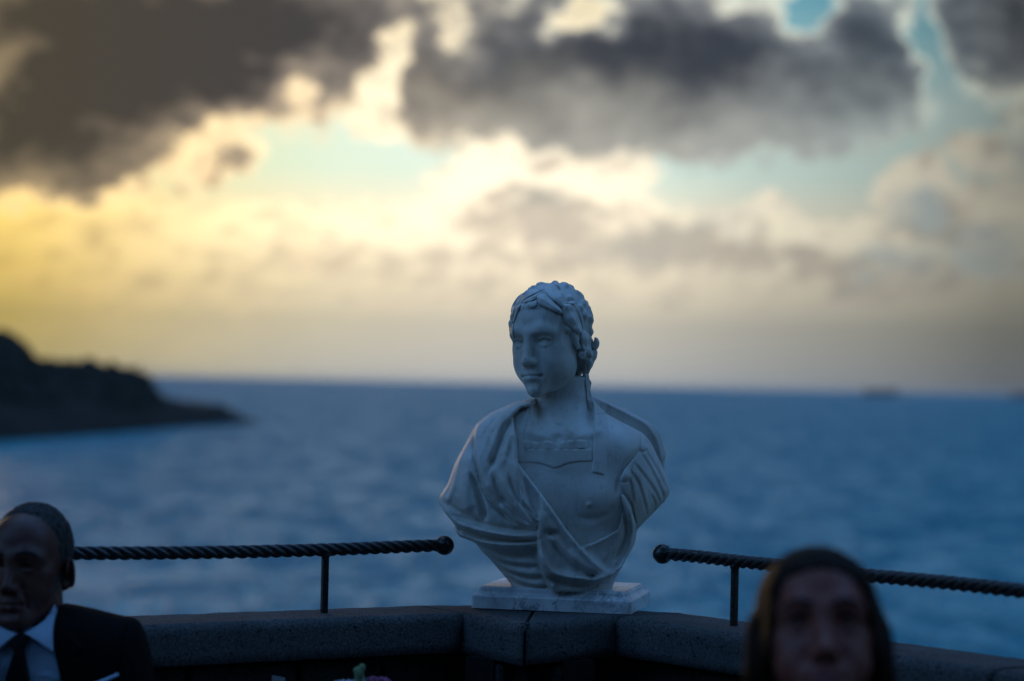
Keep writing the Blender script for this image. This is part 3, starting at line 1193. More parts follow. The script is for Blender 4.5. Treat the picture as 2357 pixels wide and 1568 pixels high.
def Z2(p):                         # notes taken on two enlargements of the bust
    return [(969.8 + x * .3524, 883.9 + y * .3524) for x, y in p]


def Z3(p):
    return [(1135.5 + x * .18788, 638.4 + y * .18788) for x, y in p]


class Relief:
    """height map of carved forms, one cell per working pixel"""
    def __init__(s, x0, y0, x1, y1):
        s.x0, s.y0, s.x1, s.y1 = x0, y0, x1, y1
        s.X, s.Y = np.meshgrid(np.arange(x0, x1 + 1, dtype=np.float32), np.arange(y0, y1 + 1, dtype=np.float32), indexing='ij')

    def sd(s, poly, smooth=0):
        """signed distance to a polygon in pixels, positive inside"""
        p = np.array(poly, float)
        if smooth:
            p = spline(np.vstack([p, p[:1]]), smooth)[:-1]
        d = np.full(s.X.shape, 1e9, np.float32)
        ins = np.zeros(s.X.shape, bool)
        n = len(p)
        for i in range(n):
            a, b = p[i], p[(i + 1) % n]
            ex, ey = b - a
            L = ex * ex + ey * ey + 1e-9
            t = np.clip(((s.X - a[0]) * ex + (s.Y - a[1]) * ey) / L, 0, 1)
            d = np.minimum(d, (s.X - a[0] - t * ex) ** 2 + (s.Y - a[1] - t * ey) ** 2)
            c = (a[1] > s.Y) != (b[1] > s.Y)
            ins ^= c & (s.X < (b[0] - a[0]) * (s.Y - a[1]) / (b[1] - a[1] + 1e-12) + a[0])
        d = np.sqrt(d)
        return np.where(ins, d, -d)

    def line(s, pts, w, h, taper=(1, 1), sub=6, power=2.0):
        """a ridge (or groove, h < 0) along a smooth line; w in pixels, h in metres"""
        p = spline(pts, sub) if len(pts) > 2 else np.array(pts, float)
        best = np.full(s.X.shape, 1e9, np.float32)
        par = np.zeros(s.X.shape, np.float32)
        n = len(p)
        for i in range(n - 1):
            a, b = p[i], p[i + 1]
            ex, ey = b - a
            L = ex * ex + ey * ey + 1e-9
            t = np.clip(((s.X - a[0]) * ex + (s.Y - a[1]) * ey) / L, 0, 1)
            d = (s.X - a[0] - t * ex) ** 2 + (s.Y - a[1] - t * ey) ** 2
            m = d < best
            best = np.where(m, d, best)
            par = np.where(m, (i + t) / (n - 1), par)
        amp = taper[0] + (taper[1] - taper[0]) * par
        amp = amp * np.minimum(1, np.minimum(par, 1 - par) * 6 + .25)
        ww = w * (.6 + .4 * amp)
        return h * amp * np.exp(-(np.sqrt(best) / ww) ** power)

    def spot(s, c, sx, sy, h, rot=0):
        cr, sr = math.cos(R(rot)), math.sin(R(rot))
        u = (s.X - c[0]) * cr + (s.Y - c[1]) * sr
        v = -(s.X - c[0]) * sr + (s.Y - c[1]) * cr
        return h * np.exp(-(u / sx) ** 2 - (v / sy) ** 2)

    def step(s, sd, w, h):
        t = np.clip(sd / w, 0, 1)
        return h * np.sqrt(np.clip(1 - (1 - t) ** 2, 0, 1))

    def inflate(s, sd, top, its=1500):
        """pillow height over a silhouette (solves a membrane), greatest height = top"""
        k = 3
        m = sd[::k, ::k] > 0
        u = np.zeros(m.shape, np.float32)
        for _ in range(its):
            u[1:-1, 1:-1] = .25 * (u[:-2, 1:-1] + u[2:, 1:-1] + u[1:-1, :-2] + u[1:-1, 2:]) + .01
            u *= m
        u /= u.max()
        return s.up(u, k), m

    def up(s, u, k):
        nx, ny = s.X.shape
        gx, gy = np.arange(nx) / k, np.arange(ny) / k
        ix = np.minimum(gx.astype(int), u.shape[0] - 2)
        iy = np.minimum(gy.astype(int), u.shape[1] - 2)
        fx, fy = (gx - ix)[:, None], (gy - iy)[None]
        return (u[ix][:, iy] * (1 - fx) * (1 - fy) + u[ix + 1][:, iy] * fx * (1 - fy) + u[ix][:, iy + 1] * (1 - fx) * fy + u[ix + 1][:, iy + 1] * fx * fy).astype(np.float32)


def blur(a, r):
    k = np.exp(-np.linspace(-2, 2, 2 * r + 1) ** 2)
    k /= k.sum()
    for ax in (0, 1):
        p = np.pad(a, [(r, r) if i == ax else (0, 0) for i in (0, 1)], 'edge')
        a = sum(k[i] * (p[i:i + a.shape[0]] if ax == 0 else p[:, i:i + a.shape[1]]) for i in range(2 * r + 1))
    return a.astype(np.float32)


def carve(rel, Hf, Hb, sd, hlo, hhi, to_world=None, step=2, hs=.002, zmin=None, edge=.004, it=1):
    """solid between two height maps inside an outline -> quads; heights in metres, sd in pixels"""
    hf, hb, q = Hf[::step, ::step], Hb[::step, ::step], sd[::step, ::step] * MPP
    m = hf[q > 0]
    hh = np.arange(hlo, hhi + hs, hs, dtype=np.float32)
    gx, gy = np.gradient(hf, step * MPP)
    g = np.sqrt(1 + np.minimum(gx * gx + gy * gy, 30))
    A = (hh[None, None] - hf[:, :, None]) / g[:, :, None]
    gx, gy = np.gradient(hb, step * MPP)
    g = np.sqrt(1 + np.minimum(gx * gx + gy * gy, 30))
    Bv = (hb[:, :, None] - hh[None, None]) / g[:, :, None]
    F = np.maximum(A, Bv)
    F = -smin(-F, q[:, :, None], edge) if edge else np.maximum(F, -q[:, :, None])
    F[:, :, 0] = np.maximum(F[:, :, 0], 1e-3)
    F[:, :, -1] = np.maximum(F[:, :, -1], 1e-3)
    F[0], F[-1], F[:, 0], F[:, -1] = [np.maximum(x, 1e-3) for x in (F[0], F[-1], F[:, 0], F[:, -1])]
    v, f = surface_nets(F, (rel.x0, rel.y0, hlo), (step, step, hs))
    v[:, :2] += 0
    v = relax(v, f, it)
    o = to_world(v)
    if zmin is not None:
        o[:, 2] = np.maximum(o[:, 2], zmin)
    return o, f[:, ::-1]


_o = np.array(Bw(0, 0, 0))
_ex = np.array(Bw(1, 0, 0)) - _o
_ey = np.array(Bw(0, 1, 0)) - _o


def bust_world(v):
    o = _o + v[:, :1] * _ex + v[:, 1:2] * _ey
    o[:, 1] -= v[:, 2]
    return o


def build_bust():
    rl = Relief(995, 835, 1550, 1392)
    bb = Bw(1290, 1357)
    root = empty('marble_bust', (bb.x, bb.y, ZP), 'white marble bust of a wreathed youth in a draped cloak, on the parapet corner', 'bust')
    L = lambda pts, w, h, taper=(1, 1), power=2.0: rl.line(Z2(pts), w * .3524, h * .001, taper, power=power)
    LC = lambda pts, w, h, taper=(1, 1), power=2.0: L(pts, w * 1.18, h * 1.4, taper, power)
    P = lambda pts, sm=0: rl.sd(Z2(pts), sm)
    # outline of the trunk, shoulder and stump of the arm, running on below the slab and up into the head
    out = [(745, -60), (738, 60), (700, 90), (600, 108), (520, 145), (440, 180), (352, 250), (300, 340), (255, 420), (205, 515), (160, 640), (112, 712), (107, 745), (118, 785), (150, 840), (200, 900),
           (210, 945), (240, 985), (335, 1020), (380, 1080), (430, 1125), (520, 1230), (580, 1305), (598, 1345), (602, 1440),
           (1222, 1440), (1224, 1345), (1240, 1285), (1290, 1180), (1340, 1092), (1372, 1040), (1390, 960), (1398, 932), (1500, 832), (1578, 750), (1606, 690), (1600, 640), (1575, 570),
           (1540, 490), (1500, 405), (1465, 350), (1420, 305), (1300, 243), (1195, 185), (1130, 120), (1092, 40), (1075, -60)]
    sdb = P(out, 2)
    u, _ = rl.inflate(sdb, 1)
    base = np.sqrt(np.maximum(u, 0)) * .108
    # the chest stands forward, the arm falls back
    X, Y = (rl.X - 969.8) / .3524, (rl.Y - 883.9) / .3524
    base += rl.spot(Z2([(1000, 640)])[0], 130, 110, .016) + rl.spot(Z2([(560, 760)])[0], 110, 120, .012)
    base -= rl.spot(Z2([(1520, 600)])[0], 45, 110, .016)
    base -= .030 * np.clip((250 - Y) / 320, 0, 1) ** 1.2 * (X > 700) * (X < 1120) * 0
    base = blur(base, 4)
    neck = np.exp(-((X - 905) / 135) ** 2) * np.clip((330 - Y) / 220, 0, 1)
    base = np.maximum(base, .0)
    column = -.014 + .060 * np.sqrt(np.clip(1 - ((X - 905) / 185) ** 2, 0, 1))
    nb = np.clip((X - 700) / 40, 0, 1) * np.clip((1120 - X) / 40, 0, 1) * np.clip((330 - Y) / 260, 0, 1)
    nb = nb * nb * (3 - 2 * nb)
    base = base + (np.minimum(column, base) - base) * blur(nb.astype(np.float32), 5)
    base = np.where(sdb > 0, np.maximum(base, .004), base)
    body = base.copy()
    body += L([(1045, 40), (1010, 180), (940, 330)], 32, 5) + rl.spot(Z2([(880, 335)])[0], 14, 10, -.004) + L([(770, 60), (790, 200), (870, 340)], 26, 3)
    body += L([(935, 355), (1050, 315), (1180, 280)], 30, 3) + L([(860, 355), (760, 320), (660, 290)], 30, 3)
    # breast
    body += rl.spot(Z2([(1120, 735)])[0], 58, 46, .015) + rl.spot(Z2([(1066, 757)])[0], 5.5, 5.5, .0042)
    body += L([(985, 835), (1080, 853), (1185, 820), (1225, 760)], 26, -5.5, (1, .5)) + L([(900, 520), (880, 700), (960, 880)], 60, -3)
    body += rl.spot(Z2([(760, 640)])[0], 40, 40, .006) + rl.spot(Z2([(1230, 560)])[0], 22, 60, -.007)
    # tunic: frill, band and straps cut in low relief
    fr = P([(648, 360), (700, 356), (740, 368), (800, 358), (860, 372), (930, 356), (1010, 352), (1095, 356), (1095, 404), (870, 408), (645, 406)])
    body += rl.step(fr, 1.6, .0022)
    body += np.where(fr > 0, .0016 * np.sin(X / 11.5 + np.sin(X / 37)), 0)
    body += rl.step(P([(646, 408), (870, 409), (1094, 405), (1090, 484), (1020, 484), (950, 494), (900, 512), (850, 527), (800, 510), (755, 497), (640, 492)]), 2.0, .0024)
    body += L([(646, 494), (755, 500), (850, 531), (950, 498), (1090, 488)], 6, -1.5)
    body += rl.step(P([(1107, 172), (1150, 176), (1196, 192), (1193, 400), (1166, 572), (1090, 553), (1100, 350)]), 2.2, .0030)
    body += L([(1104, 178), (1098, 350), (1088, 552)], 6, -1.8) + L([(1090, 556), (1165, 575)], 6, -1.6)
    body += rl.step(P([(600, 200), (692, 140), (668, 300), (640, 490), (600, 485)]), 2.2, .004)
    body += L([(690, 150), (664, 300), (640, 410)], 6, -2)
    # shoulder cap above the sleeve
    body += rl.spot(Z2([(1330, 400)])[0], 40, 45, .012) + L([(1240, 700), (1262, 610), (1320, 505), (1415, 400)], 18, -5)
    # sleeve of the stump
    sl = [(1420, 306), (1470, 350), (1508, 410), (1545, 490), (1578, 570), (1602, 640), (1607, 690), (1578, 750), (1500, 832), (1396, 934), (1372, 880), (1340, 752), (1292, 684), (1266, 592),
          (1330, 492), (1396, 412)]
    sds = P(sl, 2)
    slv = base + rl.step(sds, 4, .007)
    for pts, w in (([(1400, 425), (1450, 500), (1500, 590), (1545, 690), (1560, 735)], 9), ([(1440, 425), (1500, 520), (1545, 600), (1580, 672)], 8), ([(1362, 500), (1440, 600), (1500, 690), (1535, 770)], 9),
                   ([(1350, 560), (1392, 640), (1420, 730), (1452, 845)], 8), ([(1330, 600), (1345, 690), (1352, 745)], 7), ([(1420, 320), (1500, 430), (1570, 560)], 6), ([(1470, 700), (1500, 760), (1500, 815)], 6)):
        slv += L(pts, w * 1.25, -4.4, (1, .6)) + L([(x + 17, y - 9) for x, y in pts], w * 1.9, 2.2)
    slv += rl.spot(Z2([(1315, 575)])[0], 12, 14, .006) + rl.spot(Z2([(1440, 400)])[0], 14, 8, .005, 30) + L([(1275, 615), (1310, 618), (1342, 590), (1335, 530)], 7, -4) + L([(1385, 415), (1425, 430), (1460, 410)], 7, -4)
    # cloak
    ck = [(742, -20), (735, 66), (640, 82), (560, 128), (440, 178), (350, 250), (300, 340), (255, 420), (205, 515), (160, 640), (110, 712), (105, 745), (116, 785), (150, 840), (200, 900), (208, 945), (240, 985), (335, 1020),
          (380, 1080), (430, 1125), (520, 1230), (580, 1305), (598, 1345), (600, 1445), (1224, 1445), (1226, 1345), (1242, 1285), (1292, 1180), (1342, 1092), (1374, 1040), (1392, 960), (1398, 915), (1372, 850), (1340, 765),
          (1298, 700), (1268, 690), (1280, 800), (1268, 880), (1250, 922), (1100, 996), (1016, 1020), (930, 915), (850, 800), (772, 690), (700, 600), (622, 492), (612, 340), (592, 200), (640, 152), (736, 130)]
    sdc = P(ck)
    ch = base + .010
    # lapel falling from the shoulder
    sdl = P([(740, 60), (640, 84), (560, 128), (440, 178), (350, 250), (333, 340), (335, 430), (370, 565), (410, 690), (480, 775), (600, 872), (738, 918), (748, 850), (655, 760), (632, 650), (622, 500), (612, 330), (592, 197), (640, 150), (738, 128)])
    ch += rl.step(sdl, 8, .014)
    ch += LC([(735, 96), (640, 118), (555, 185), (505, 290), (480, 400), (455, 500)], 38, 14, (1, .35)) - 0
    ch += LC([(592, 205), (530, 285), (500, 370), (470, 450), (440, 530)], 20, -17, (.7, 1)) + LC([(575, 290), (545, 400), (520, 500)], 22, 5)
    ch += LC([(350, 262), (345, 420), (385, 560), (440, 690)], 22, 6) + LC([(585, 230), (606, 350), (612, 480), (640, 640), (665, 740), (745, 850)], 20, 9)
    ch += LC([(560, 440), (588, 590), (612, 690), (690, 800)], 24, 6) + LC([(500, 560), (560, 680), (640, 790), (730, 895)], 22, 7) + LC([(455, 560), (500, 690), (590, 800), (720, 905)], 14, -8) + LC([(560, 560), (610, 700), (700, 830), (738, 890)], 12, -8)
    ch += rl.spot(Z2([(520, 735)])[0], 12, 10, -.006) + rl.spot(Z2([(420, 560)])[0], 10, 14, -.004)
    # cloth over the other arm
    ch += LC([(335, 330), (338, 430), (370, 570), (412, 700), (490, 790), (600, 880)], 13, -11) + LC([(318, 560), (352, 660), (385, 760), (406, 858)], 15, -19, (.5, 1)) + LC([(345, 600), (385, 710), (420, 850)], 8, -8)
    ch += LC([(270, 400), (225, 540), (185, 690), (150, 760)], 20, 6) + LC([(300, 420), (280, 560), (270, 700), (300, 820)], 30, 6) + LC([(230, 470), (200, 600), (150, 720)], 10, -4) + LC([(130, 740), (240, 810), (330, 850), (410, 880)], 16, -6)
    # rolls sweeping under the arm to the knot
    ch += LC([(112, 775), (160, 838), (230, 880), (350, 915), (480, 938), (600, 952), (738, 955)], 27, 15) + LC([(200, 835), (310, 872), (420, 893), (560, 915), (720, 925)], 16, -10)
    ch += LC([(215, 915), (300, 952), (430, 978), (600, 988), (738, 984)], 10, -9) + LC([(215, 945), (300, 985), (430, 1008), (600, 1012), (738, 1003)], 19, 10)
    low = P([(150, 935), (215, 962), (250, 992), (335, 1022), (500, 1038), (740, 1030), (744, 1100), (775, 1200), (826, 1300), (875, 1362), (880, 1460), (590, 1460), (560, 1340), (400, 1130)])
    ch -= np.clip(low / 4.5, 0, 1) * .018
    for pts, h in (([(360, 1052), (480, 1105), (600, 1128), (745, 1132)], 7), ([(420, 1115), (540, 1172), (660, 1200), (770, 1204)], 7), ([(500, 1195), (600, 1246), (700, 1268), (805, 1272)], 6), ([(560, 1275), (660, 1318), (760, 1330), (840, 1320)], 5)):
        ch += LC(pts, 17, h * .75) + LC([(x + 4, y + 30) for x, y in pts], 13, -h * .5)
    # falling end of the cloak over the middle
    fall = P([(755, 690), (772, 690), (850, 800), (930, 915), (1016, 1020), (1095, 1100), (1190, 1182), (1296, 1140), (1376, 1040), (1342, 1092), (1292, 1182), (1242, 1285), (1228, 1460), (880, 1460), (826, 1300), (774, 1200), (744, 1080), (736, 960), (742, 850)])
    ch += rl.step(fall, 9, .013)
    ch += LC([(625, 515), (700, 615), (772, 705), (850, 815), (930, 930), (1016, 1036), (1095, 1115), (1190, 1192)], 20, 7)
    ch += LC([(772, 745), (790, 850), (850, 950), (950, 1075), (1060, 1165), (1195, 1205)], 44, 9) + rl.spot(Z2([(830, 938)])[0], 12, 8, -.010) + LC([(800, 925), (880, 960), (960, 1060)], 18, -5)
    ch += LC([(830, 985), (890, 1070), (980, 1150), (1070, 1205), (1120, 1216)], 22, -14, (.5, 1)) + rl.spot(Z2([(1085, 1212)])[0], 11, 4, -.012)
    ch += LC([(748, 1000), (770, 1090), (830, 1180), (920, 1212), (1020, 1225), (1110, 1232), (1210, 1210), (1300, 1135), (1365, 1050)], 22, 12) + LC([(800, 1215), (880, 1255), (1000, 1268), (1120, 1264), (1230, 1235)], 22, -7)
    ch += LC([(830, 1260), (860, 1320), (900, 1365)], 18, 5) + LC([(1222, 1192), (1150, 1245), (1100, 1290), (1030, 1318), (960, 1342)], 4, -3)
    # cloth hanging at the other side
    ch += LC([(1290, 705), (1330, 830), (1352, 930), (1335, 1040), (1288, 1125), (1230, 1190)], 18, 9) + LC([(1272, 730), (1300, 850), (1308, 950), (1270, 1050), (1225, 1130)], 12, -8) + LC([(1345, 790), (1372, 880), (1370, 980)], 9, -5)
    ch += LC([(1262, 905), (1180, 965), (1090, 1008), (1020, 1034)], 15, 6) + LC([(1268, 780), (1278, 870), (1262, 960), (1200, 1060), (1150, 1120)], 15, 4)
    ch += .0012 * vnoise(np.stack([X.ravel() / 38, Y.ravel() / 38, X.ravel() * 0], 1), 4).reshape(X.shape)
    ch += rl.step(sdc, 7, .004) - .004
    inside = np.clip(sdc / 10, 0, 1)
    outp = np.where(sdb > 0, 0, sdb * MPP).astype(np.float32)      # beyond the outline the heights fall away
    edge = np.clip(sdb / 8, 0, 1)                                  # relief dies out on the silhouette
    ch = base + (ch - base) * np.clip(sdb / 5, 0, 1)
    slv = base + (slv - base) * np.clip(sdb / 4, 0, 1)
    body = base + (body - base) * edge
    under = body - .010 * np.clip(sdc / 6, 0, 1) - .012 * np.clip(sds / 6, 0, 1)
    hb = -np.sqrt(np.maximum(u, 0)) * .05
    low_ = np.where(sdb > 0, hb, -outp)
    v, f = carve(rl, np.where(sdb > 0, under, outp), low_, sdb, -.07, .17, bust_world, zmin=ZP - .004, edge=.002)
    mesh_np('torso', v, f, M_MARBLE, root)
    v, f = carve(rl, np.where(sdb > 0, ch, outp), np.where(sdb > 0, np.minimum(hb * .96, ch - .03), -outp), sdc, -.07, .19, bust_world, zmin=ZP - .004, edge=.007)
    mesh_np('cloak', v, f, M_MARBLE, root)
    v, f = carve(rl, np.where(sdb > 0, slv, outp), np.where(sdb > 0, np.minimum(hb * .96, slv - .03), -outp), sds, -.07, .17, bust_world, edge=.004)
    mesh_np('sleeve', v, f, M_MARBLE, root)
    # cloak standing out behind the far shoulder
    bk = [(1060, 40), (1120, 72), (1160, 88), (1300, 150), (1432, 216), (1502, 260), (1540, 300), (1560, 345), (1578, 410), (1590, 450), (1580, 530), (1560, 600), (1440, 640), (1200, 420), (1050, 200)]
    sdk = P(bk, 2)
    uk, _ = rl.inflate(sdk, 1, 600)
    k = np.sqrt(np.maximum(uk, 0))
    hf = -.045 + .022 * k + L([(1180, 110), (1330, 185), (1470, 270), (1540, 400), (1560, 520)], 16, 6) + L([(1500, 330), (1530, 430), (1535, 520)], 14, -5)
    v, f = carve(rl, hf, -.062 - .03 * k, sdk, -.12, .0, bust_world, edge=.006)
    mesh_np('cloak_collar', v, f, M_MARBLE, root)
    return root


def face_volume(h=.002, kind='bust'):
    """head with features; x to its own left, -y forwards, z up, origin between the ears at eye height"""
    V = Vol((-.105, -.14, -.155), (.105, .125, .145), h)
    old = kind == 'man'
    V.ell((0, .014, .035), (.072, .090, .080), .01)
    V.ell((0, -.028, -.005), (.062, .062, .080), .02)
    V.ell((0, -.040, .045), (.058, .052, .050), .02)
    jw = {'bust': .052, 'man': .050, 'woman': .045}[kind]
    V.ell((0, -.034, -.060), (jw, .052, .052), .03)
    ck = {'bust': .0255, 'man': .019, 'woman': .023}[kind]
    for s in (-1, 1):
        V.ell((s * (.028 if kind == 'bust' else .033), -.054, -.042), (ck, ck, ck + .003), .025)
        V.ell((s * (.040 if kind == 'bust' else .046), -.048, -.012), (.016, .020, .014), .02)
        if old:
            V.cap((s * .045, -.01, -.075), (s * .02, -.07, -.1), .015, .014, .02)
    if kind == 'bust':
        for s in (-1, 1):
            V.ell((s * .034, -.016, -.060), (.020, .030, .026), .035)
    V.ell((0, -.078, -.100), ({'woman': .020, 'bust': .019, 'man': .026}[kind], .019, .019), .025)
    for s in (-1, 1):
        V.chain([(s * .006, -.0840, .017), (s * .026, -.0825, .0225), (s * .047, -.0700, .0165)], [.009, .0095, .008] if kind != 'bust' else [.0085, .0088, .0075], .020)
    for s in (-1, 1):
        V.ell((s * .0305, -.099, .0005), (.019, .0225, .0115), .012, 's')
        V.ell((s * .0135, -.098, .002), (.005, .012, .009), .010, 's')
        V.ell((s * .031, -.0685, -.001), (.0140, .0140, .0140), .002)
        V.chain([(s * .0165, -.0785, .001), (s * .0235, -.0835, .0075), (s * .032, -.0845, .0088), (s * .041, -.0785, .0060), (s * .047, -.0705, .0000)], [.0026, .0034, .0034, .0034, .0026], .0035)
        V.chain([(s * .0175, -.0785, -.003), (s * .025, -.0815, -.0085), (s * .034, -.0810, -.0095), (s * .045, -.0715, -.0045)], [.0022, .0028, .0028, .0022], .0045)
        if kind != 'bust':
            V.ell((s * .031, -.0835, -.0005), (.0052, .0022, .0052), .001, 's')
    nw = .82 if kind == 'bust' else 1.0
    V.cap((0, -.0850, .012), (0, -.1060, -.034), .0074 * nw, .0095 * nw, .018)
    V.ell((0, -.1080, -.0395), (.0105 * nw, .0112, .0090), .008)
    for s in (-1, 1):
        if kind == 'bust':
            V.ell((s * .0098, -.0970, -.0430), (.0060, .0100, .0062), .009)
            V.ell((s * .0052, -.1015, -.0512), (.0034, .0055, .0034), .003, 's')
        else:
            V.ell((s * .0130, -.0965, -.0425), (.0070, .0100, .0072), .006)
            V.ell((s * .0068, -.1010, -.0515), (.0040, .0060, .0040), .003, 's')
            V.ell((s * .0225, -.0905, -.0430), (.0030, .007, .007), .008, 's')
    if kind == 'bust':
        V.ell((-.001, -.1255, -.026), (.008, .0095, .008), .003, 's')          # the broken tip of the nose
        V.ell((.006, -.1215, -.036), (.006, .006, .006), .003, 's')
    V.ell((0, -.0785, -.070), (.029, .0175, .022), .016)
    V.cap((0, -.0995, -.054), (0, -.1010, -.0625), .0026, .003, .004, 's')
    for s in (-1, 1):
        V.cap((s * .0175, -.0885, -.0692), (s * .004, -.0965, -.0662), .0030, .0044, .005)
        V.cap((s * .0150, -.0885, -.0752), (0, -.0950, -.0775), .0038, .0058, .005)
        V.chain([(0, -.1015, -.0712), (s * .010, -.0985, -.0718), (s * .0205, -.0890, -.0722)], [.0019, .0017, .0013], .003, 's')
        V.ell((s * .0220, -.0880, -.0724), (.0018, .0034, .0022), .008, 's')
        if old:
            V.chain([(s * .020, -.0945, -.043), (s * .029, -.086, -.058), (s * .030, -.080, -.078)], [.002, .0024, .002], .006, 's')
    V.cap((-.009, -.0972, -.0885), (.009, -.0972, -.0885), .0048, .0048, .012, 's')
    for s in (-1, 1):                                                             # ears
        if old:
            V.ell((s * .0815, .010, -.012), (.0048, .0165, .0300), .006, rot=(-10, 0, s * 44))
        V.ell((s * .0745, .010, -.012), (.0070, .0170, .0290), .005, rot=(-10, 0, s * 22))
        V.ell((s * .0720, .003, -.036), (.0065, .0095, .0105), .005)
        V.ell((s * .0815, .005, -.010), (.0050, .0100, .0190), .004, 's', rot=(-10, 0, s * 22))
        V.ell((s * .0770, -.003, -.026), (.0060, .0065, .0065), .003, 's')
        V.ell((s * .0790, .010, -.008), (.0030, .0050, .0110), .004)
    return V


def bust_head(root):
    V = face_volume(.0018, 'bust')
    # cap of hair above a line running from the brow to the nape
    pts = []
    r2 = np.random.default_rng(5)
    C = np.array((0, .012, .030))
    RAD = np.array((.0795, .098, .0905))
    V.ell(tuple(C + (0, .012, .006)), (.0765, .088, .083), .006)
    V.ell((0, .055, -.035), (.058, .045, .060), .02)

    def hairline(p):
        return p[2] - (.058 - 1.15 * (p[1] + .083))
    n = 0
    while n < 150:
        u = r2.normal(0, 1, 3)
        u /= np.linalg.norm(u)
        p = C + u * RAD
        if hairline(p) < .004 or p[2] < -.085:
            continue
        nrm = u / RAD
        nrm /= np.linalg.norm(nrm)
        fl = np.array((0, 0, -1.0)) + np.array((.5 * np.sign(u[0]), -1.1, 0)) * (p[2] > .05) + r2.normal(0, .45, 3)
        fl -= nrm * fl.dot(nrm)
        fl /= np.linalg.norm(fl) + 1e-6
        Lk = r2.uniform(.012, .024)
        side = np.cross(nrm, fl) * r2.uniform(-.006, .006)
        a = p - fl * Lk * .5 - nrm * .004
        b = p + side - nrm * .002
        c = p + fl * Lk * .5 - nrm * .0045
        if hairline(c) < -.008:
            continue
        V.chain([tuple(a), tuple(b), tuple(c)], [.0048, .0066, .0040], .0045)
        n += 1
    # combed locks over the brow on its right side, and at the temples
    for x0, z0, x1, z1 in ((-.010, .078, -.020, .060), (-.022, .076, -.034, .056), (-.034, .072, -.045, .048), (-.044, .066, -.055, .036), (.004, .080, -.004, .061), (.016, .078, .012, .060), (-.052, .052, -.062, .018)):
        ya = -.083 + abs(x0) * .35
        V.chain([(x0 + .006, ya + .018, z0 + .010), ((x0 + x1) / 2 + .003, ya + .001, (z0 + z1) / 2 + .004), (x1 - .004, ya + .005 + abs(x1) * .12, z1 + .004)], [.0070, .0062, .0030], .0065)
    for s in (-1, 1):
        V.chain([(s * .068, -.030, .030), (s * .071, -.022, .005), (s * .073, -.012, -.020)], [.008, .007, .005], .004)
        V.chain([(s * .066, .035, -.03), (s * .062, .045, -.06), (s * .052, .046, -.085)], [.010, .009, .006], .006)
    v, f = V.mesh(1)
    c = Bw(1266.5, 781.5, .022)
    M = Matrix.Translation(c) @ Matrix.Rotation(-R(4.0), 4, 'Y') @ Matrix.Rotation(R(-31), 4, 'Z') @ Matrix.Rotation(R(3), 4, 'X') @ Matrix.Scale(1.03, 4)
    A = np.array(M)
    v = v @ A[:3, :3].T + A[:3, 3]
    mesh_np('head', v, f, M_MARBLE, root)
    return v, f


def leaf(name, outline, spine, bvh, root, mat, fat=.0085, lift=.0015, groove=False, base_y=None):
    """a thick carved leaf laid on what lies behind its outline (world space BVH)"""
    o = spline(list(outline) + [outline[0]], 4)[:-1]
    sp = spline(spine, 6) if len(spine) > 2 else np.array([np.array(spine[0]) + (np.array(spine[-1]) - spine[0]) * t for t in np.linspace(0, 1, 8)])
    n = len(o)

    def depth(p):
        a = Bw(p[0], p[1], .4)
        hit = bvh.ray_cast(a, Vector((0, 1, 0)), .8)[0]
        return hit.y if hit is not None else None
    cen = sp.mean(0)
    ys = []
    for p in list(o) + list(sp):
        y = depth(p)
        t = 0
        while y is None and t < 1:
            t += .06
            y = depth(p + (cen - p) * t)
        ys.append(y if y is not None else Bw(*cen).y)
    ys = np.array(ys)
    ring_y = ys[:n]
    for _ in range(3):
        ring_y = (np.roll(ring_y, 1) + np.roll(ring_y, -1) + 2 * ring_y) / 4
    near = np.array([np.argmin(((sp - p) ** 2).sum(1)) for p in o])
    spp = sp[near]
    spy = ys[n:][near]
    V, F = [], []
    fr = .003
    levels = [(0.0, -.012), (0.0, fr), (.10, fat * .62), (.28, fat * .88), (.55, fat), (.82, fat * (.78 if groove else 1.12)), (1.0, fat * (.62 if groove else 1.22))]
    for t, hgt in levels:
        for i in range(n):
            p = o[i] + (spp[i] - o[i]) * t
            y = ring_y[i] + (spy[i] - ring_y[i]) * t
            w = Bw(p[0], p[1], 0)
            V.append((w.x, y - hgt - lift, w.z))
    for l in range(len(levels) - 1):
        for i in range(n):
            F.append((l * n + i, l * n + (i + 1) % n, (l + 1) * n + (i + 1) % n, (l + 1) * n + i))
    F.append(tuple(range(n))[::-1])
    bm = bmesh.new()
    vs = [bm.verts.new(p) for p in V]
    for q in F:
        try:
            bm.faces.new([vs[i] for i in q])
        except ValueError:
            pass
    bmesh.ops.remove_doubles(bm, verts=bm.verts[:], dist=.0004)
    bmesh.ops.holes_fill(bm, edges=[e for e in bm.edges if e.is_boundary], sides=0)
    return mesh_bm(name, bm, mat, root, smooth=True)


